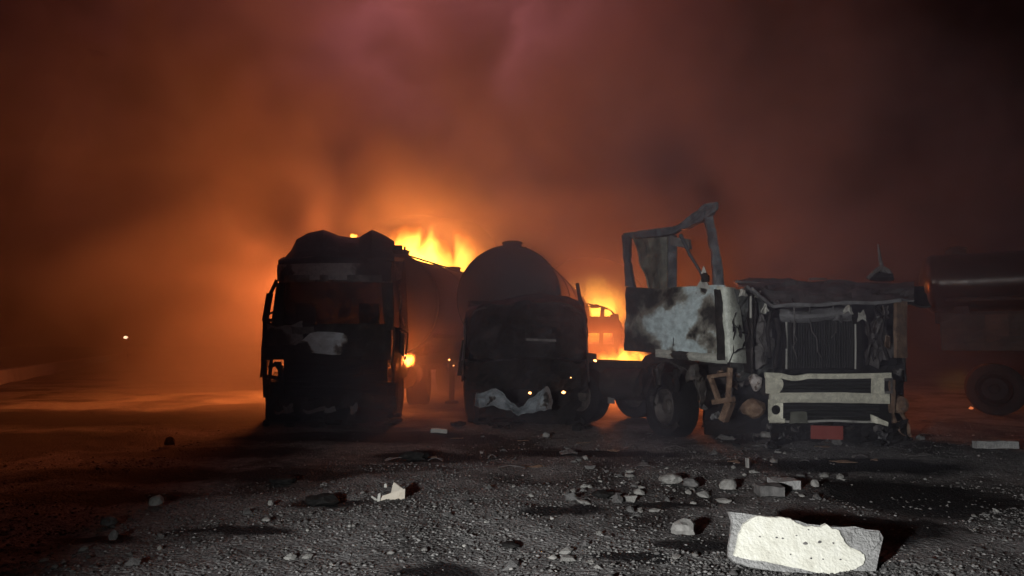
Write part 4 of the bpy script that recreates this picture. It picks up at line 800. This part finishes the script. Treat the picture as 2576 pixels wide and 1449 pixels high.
def build_gravel(name, n, dmin, dmax, smin, smax, stops, seed, patchy=.0):
    rs = np.random.RandomState(seed)
    oct_v = np.array([[1, 0, 0], [0, 1, 0], [-1, 0, 0], [0, -1, 0], [0, 0, 1], [0, 0, -.6], [.6, .6, .5], [-.6, .55, .45], [.5, -.6, .5], [-.55, -.6, .4]], float)
    oct_f = np.array([[0, 6, 8], [0, 1, 6], [1, 7, 6], [1, 2, 7], [2, 9, 7], [2, 3, 9], [3, 8, 9], [3, 0, 8], [4, 8, 6], [4, 6, 7], [4, 7, 9], [4, 9, 8], [5, 1, 0], [5, 2, 1], [5, 3, 2], [5, 0, 3]])
    V = []; Fc = []; i = 0
    while i < n:
        d = 1 / rs.uniform(1 / dmax, 1 / dmin); x = rs.uniform(-.74, .78) * d
        q = noise.noise(Vector((x * .55, d * .55, 2.0))) + .5 * noise.noise(Vector((x * 1.7, d * 1.7, 4.0)))
        if rs.rand() > .22 + 1.3 * max(0, q + .12 + .12 * min(1, x / 3 + .5)): continue
        if burnt(x, d) > .25 and rs.rand() > .06: continue  # burns and painted-in shadow patches alike
        s_ = smin + (smax - smin) * rs.rand() ** 4
        a = rs.uniform(0, 6.28); ca, sa = math.cos(a), math.sin(a)
        v = oct_v * (1 + rs.uniform(-.3, .3, oct_v.shape)) * s_ * np.array([1, .8, .6])
        v = v @ np.array([[ca, sa, 0], [-sa, ca, 0], [0, 0, 1]]); v += np.array([x, d, gz(x, d) + s_ * .2])
        V.append(v); Fc.append(oct_f + i * 10); i += 1
    V = np.concatenate(V); Fc = np.concatenate(Fc)
    me = bpy.data.meshes.new(name); me.vertices.add(len(V)); me.vertices.foreach_set('co', V.ravel())
    me.loops.add(Fc.size); me.loops.foreach_set('vertex_index', Fc.ravel().astype(np.int32)); me.polygons.add(len(Fc))
    me.polygons.foreach_set('loop_start', np.arange(0, Fc.size, 3, dtype=np.int32)); me.polygons.foreach_set('loop_total', np.full(len(Fc), 3, dtype=np.int32)); me.update(); me.validate()
    m_, nt, o = new_mat(name + '_stone'); ge = N(nt, 'ShaderNodeNewGeometry'); r = ramp(nt, stops, ge.outputs['Random Per Island'])
    p = N(nt, 'ShaderNodeBsdfPrincipled', Roughness=0.9); L(nt, r.outputs[0], p.inputs['Base Color']); L(nt, p.outputs[0], o.inputs[0])
    me.materials.append(m_); ob = bpy.data.objects.new(name, me); col.objects.link(ob)
    tag(ob, 'sooty grey gravel strewn over the burnt ground', 'gravel', kind='stuff')
build_gravel('gravel', 64000, 3.2, 13, .0035, .019, [(0, (.03, .028, .027)), (.5, (.09, .084, .078)), (.85, (.14, .134, .126)), (.97, (.22, .21, .2))], 3)

build_gravel('rubble', 900, 4.0, 12, .01, .036, [(0, (.015, .014, .014)), (.55, (.07, .066, .062)), (.85, (.15, .142, .13)), (.97, (.3, .285, .26))], 11)
bpy.data.objects['rubble']['label'] = 'mixed broken rubble strewn among the gravel'; bpy.data.objects['rubble']['category'] = 'rubble'
# ------------------------------------------------------------------ fires: glowing gas in a rough envelope, each with its own light, and an added fill light
def flame_mat(name, strength, seed, core=(1, .50, .06), rim=(1, .16, .012), stretch=1.0, lo=.32, hi=.75, gain=-.55):
    m, nt, o = new_mat(name); tc = N(nt, 'ShaderNodeTexCoord')
    g = tc.outputs['Generated']; ob = tc.outputs['Object']
    sub = N(nt, 'ShaderNodeVectorMath', _operation='SUBTRACT'); L(nt, g, sub.inputs[0]); sub.inputs[1].default_value = (.5, .5, .36)
    sc_ = N(nt, 'ShaderNodeVectorMath', _operation='MULTIPLY'); L(nt, sub.outputs[0], sc_.inputs[0]); sc_.inputs[1].default_value = (2.1, 2.1, 1.6)
    ln = N(nt, 'ShaderNodeVectorMath', _operation='LENGTH'); L(nt, sc_.outputs[0], ln.inputs[0])
    mp_ = N(nt, 'ShaderNodeMapping'); L(nt, ob, mp_.inputs[0]); mp_.inputs['Location'].default_value = (seed, seed * 2, 0); mp_.inputs['Scale'].default_value = (1, 1, .42)
    n = noise_n(nt, mp_.outputs[0], stretch, 5, .62, .8)
    a = N(nt, 'ShaderNodeMath', _operation='MULTIPLY_ADD'); L(nt, n.outputs[0], a.inputs[0]); a.inputs[1].default_value = 2.6; a.inputs[2].default_value = gain
    f = N(nt, 'ShaderNodeMath', _operation='SUBTRACT'); L(nt, a.outputs[0], f.inputs[0]); L(nt, ln.outputs['Value'], f.inputs[1])
    mr = N(nt, 'ShaderNodeMapRange', _clamp=True); L(nt, f.outputs[0], mr.inputs[0]); mr.inputs[1].default_value = 0.0; mr.inputs[2].default_value = .36
    eb = N(nt, 'ShaderNodeVectorMath', _operation='SUBTRACT'); L(nt, g, eb.inputs[0]); eb.inputs[1].default_value = (.5, .5, .5)
    el = N(nt, 'ShaderNodeVectorMath', _operation='LENGTH'); L(nt, eb.outputs[0], el.inputs[0])
    ef = N(nt, 'ShaderNodeMapRange', _clamp=True); L(nt, el.outputs['Value'], ef.inputs[0]); ef.inputs[1].default_value = .45; ef.inputs[2].default_value = .3
    es = N(nt, 'ShaderNodeMath', _operation='MULTIPLY'); L(nt, mr.outputs[0], es.inputs[0]); L(nt, ef.outputs[0], es.inputs[1])
    st = N(nt, 'ShaderNodeMath', _operation='MULTIPLY'); L(nt, es.outputs[0], st.inputs[0]); st.inputs[1].default_value = strength
    cr = ramp(nt, [(0.0, rim), (lo, tuple((a_ + b_) / 2 for a_, b_ in zip(core, rim))), (hi, core)], es.outputs[0])
    e = N(nt, 'ShaderNodeEmission'); L(nt, cr.outputs[0], e.inputs[0]); L(nt, st.outputs[0], e.inputs[1]); L(nt, e.outputs[0], o.inputs['Volume'])
    return m
def fire(c, size, label, strength, light=None, lz=0.0, seed=1, name='fire', stretch=None, lr=.6, lcol=(1, .195, .036), **kw):  # also builds the added pink fill light in the smoke
    c = Vector(c); mb = MB().lump((0, 0, size[2]), size, seed, 3, .12, False)
    o = mb.build(name, flame_mat('flame_%d' % seed, strength, seed * 3.1, stretch=stretch or 2.4 / max(size[0], .1), **kw)); o.location = (c.x, c.y, c.z)  # for the added fill light, only its barely glowing shell
    tag(o, label, 'fire')
    if light:
        li = bpy.data.lights.new('flame_light', 'POINT'); li.energy = light; li.color = lcol; li.shadow_soft_size = lr
        lo_ = bpy.data.objects.new('flame_light', li); col.objects.link(lo_); lo_.parent = o; lo_.location = (0, 0, size[2] + lz)
    return o
fire((-2.6, 21.5, 2.2), (2.3, 1.3, 1.6), 'tall bright yellow blaze rising behind the long tank trailer', 9.0, 1300, .2, 1, lr=1.0, stretch=1.15, gain=-.4)
fire((2.8, 25.0, 1.3), (1.9, 1.3, 1.6), 'bright yellow blaze beyond the round-roofed van', 11.0, 1900, .3, 2, lr=1.0, gain=-.5)
fire((2.9, 18.6, .35), (1.1, .8, .62), 'low yellow pool fire burning under the van by the white door truck', 6.0, 1500, .2, 3)
fire((-5.4, 20.5, 0.0), (1.7, 1.6, 1.5), 'orange blaze hidden low behind the twin-humped cab', 1.0, 4700, 1.0, 4, lr=1.2)
fire((-4.0, 30.0, 16.2), (6.5, 3.0, 2.4), 'added pink fill light high up inside the smoke', .004, 8500, 0, 10, lr=4.5, lcol=(1, .3, .29), core=(1, .2, .1), rim=(1, .1, .05))  # added fill light tinting the upper smoke, in a barely glowing shell
fire((12.3, 20.0, 0.0), (.9, .7, .5), 'low red fire smouldering behind the brown oval tank', .03, 90, 2.6, 11, lr=.4)
fire(P(1019, 930, 14.6), (.27, .15, .2), 'small bright flame licking beside the burnt cab door', 70, 260, 0, 5, lr=.1)
fire(P(889, 601, 15.2), (.12, .1, .07), 'tiny flame showing between the two roof humps', 70, None, 0, 6)
fire(P(1500, 791, 21.6), (.16, .15, .05), 'small flame in the slit under the van roof', 30, None, 0, 7)
fire(P(1533, 786, 21.6), (.09, .1, .1), 'small flame on the sloping rear of the van roof', 25, None, 0, 8)
fire(P(1495, 866, 22.9), (.5, .3, .16), 'flame seen through the lower window of the van', 4, None, 0, 9)
EM = emit('ember_glow', (1, .36, .11), 9)
for (x, y, d, s_, lab) in ((1333, 988, 12.45, .033, 'glowing ember under the crushed cab above its crumpled bumper'), (1418, 987, 12.45, .045, 'brightest glowing ember under the crushed cab, beside the bumper'),         (1436, 950, 12.45, .014, 'faint ember higher up on the crushed cab grille'), (1130, 905, 15.5, .03, 'ember glowing in the gap between the two tankers'), (1141, 920, 15.5, .018, 'tiny ember just below another in the gap between tankers'),
        (1497, 907, 12.6, .035, 'ember on the step of the crushed cab by the pool fire'), (2443, 1026, 14.0, .05, 'dull ember on the ground below the brown oval tank'), (1020, 894, 13.55, .02, 'ember just above the small flame by the cab door')):
    o = grounded(MB().lump(P(x, y, d), (s_ * .75, s_ * .7, s_ * .5), x, 2, .8, False), 'ember', EM if x != 2443 else emit('dull_ember', (1, .25, .08), .7), lab, 'ember', 'glowing embers')

# ------------------------------------------------------------------ smoke and haze
SM_LO, SM_HI = (-40, 8.0, 0.1), (40, 44, 28)
m, nt, o = new_mat('smoke_volume')
pv = N(nt, 'ShaderNodeVolumePrincipled', Density=1.0); pv.inputs['Color'].default_value = (.5, .48, .58, 1); pv.inputs['Anisotropy'].default_value = .1
L(nt, pv.outputs[0], o.inputs['Volume']); m.cycles.volume_step_rate = 3.0
def smoke_field():
    """density of the rolling smoke, worked out once on a grid by geometry nodes"""
    ng = bpy.data.node_groups.new('smoke_field', 'GeometryNodeTree'); ng.interface.new_socket('Geometry', in_out='OUTPUT', socket_type='NodeSocketGeometry')
    out = ng.nodes.new('NodeGroupOutput'); vc = ng.nodes.new('GeometryNodeVolumeCube'); sm_ = ng.nodes.new('GeometryNodeSetMaterial'); sm_.inputs['Material'].default_value = m
    vc.inputs['Min'].default_value = SM_LO; vc.inputs['Max'].default_value = SM_HI
    for ax, q in zip('XYZ', (SM_HI[0] - SM_LO[0], SM_HI[1] - SM_LO[1], SM_HI[2] - SM_LO[2])): vc.inputs['Resolution ' + ax].default_value = int(q / .4)
    L(ng, vc.outputs[0], sm_.inputs[0]); L(ng, sm_.outputs[0], out.inputs[0])
    pos = ng.nodes.new('GeometryNodeInputPosition').outputs[0]
    def M(op, a, b=None, c=None):
        n = ng.nodes.new('ShaderNodeMath'); n.operation = op
        for i, q in enumerate((a, b, c)):
            if q is None: continue
            if isinstance(q, (int, float)): n.inputs[i].default_value = q
            else: L(ng, q, n.inputs[i])
        return n.outputs[0]
    def MR(v, a, b, c=0.0, d=1.0, t='SMOOTHSTEP'):
        n = ng.nodes.new('ShaderNodeMapRange'); n.interpolation_type = t; L(ng, v, n.inputs[0])
        for i, q in enumerate((a, b, c, d)): n.inputs[i + 1].default_value = q
        return n.outputs[0]
    def NO(scale, detail, dist, off, zs=1.0, rough=.5):
        mp_ = ng.nodes.new('ShaderNodeVectorMath'); mp_.operation = 'MULTIPLY_ADD'; L(ng, pos, mp_.inputs[0]); mp_.inputs[1].default_value = (1, 1, zs); mp_.inputs[2].default_value = off
        n = ng.nodes.new('ShaderNodeTexNoise'); L(ng, mp_.outputs[0], n.inputs['Vector']); n.inputs['Scale'].default_value = scale; n.inputs['Detail'].default_value = detail; n.inputs['Roughness'].default_value = rough; n.inputs['Distortion'].default_value = dist
        return n.outputs[0]
    sp_ = ng.nodes.new('ShaderNodeSeparateXYZ'); L(ng, pos, sp_.inputs[0]); X, Y, Z = sp_.outputs
    n1 = NO(.19, 6, 1.1, (3, 11, 2), 1.1, .6)
    den = MR(n1, .46, .56, .06, 1.5)
    den = M('MULTIPLY', den, MR(Y, 18, 27, .05, 1.0)); den = M('MULTIPLY', den, MR(X, 11, 0, .03, 1.0))
    den = M('MULTIPLY', den, M('MAXIMUM', MR(X, -13, -6.5, .04, 1.0), MR(Z, 2.0, 7, 0.0, .3)))
    def puff(c, r, amt):
        q = ng.nodes.new('ShaderNodeVectorMath'); q.operation = 'SUBTRACT'; L(ng, pos, q.inputs[0]); q.inputs[1].default_value = c
        e = ng.nodes.new('ShaderNodeVectorMath'); e.operation = 'DIVIDE'; L(ng, q.outputs[0], e.inputs[0]); e.inputs[1].default_value = r
        l = ng.nodes.new('ShaderNodeVectorMath'); l.operation = 'LENGTH'; L(ng, e.outputs[0], l.inputs[0])
        return M('MULTIPLY', MR(l.outputs['Value'], 1.0, .2, 0, amt), MR(NO(.9, 3, .5, (1, 2, 3)), .35, .65, .3, 1.2))
    den = M('MINIMUM', den, M('ADD', MR(X, -6.2, -3.4, .075, 1.5), MR(Z, 2.5, 8, 0.0, 1.0)))
    den = M('MULTIPLY', den, MR(Z, 4.0, 9.5, 1.5, .34))
    den = M('ADD', den, puff((-1.35, 16.0, 1.5), (1.3, 1.7, 2.3), 1.0))
    den = M('ADD', den, puff((-6.2, 16.5, 1.2), (2.6, 2.0, 1.8), .25))
    den = M('ADD', den, M('MULTIPLY', MR(Z, 9, 0, .0006, .0045), MR(X, 12, 3, .2, 1.0)))
    L(ng, den, vc.inputs['Density'])
    return ng
me = bpy.data.meshes.new('smoke'); me.materials.append(m)
sm = bpy.data.objects.new('smoke', me); col.objects.link(sm); tag(sm, 'thick fire-lit smoke rolling up behind the trucks', 'smoke', kind='stuff')
md = sm.modifiers.new('smoke_field', 'NODES'); md.node_group = smoke_field()
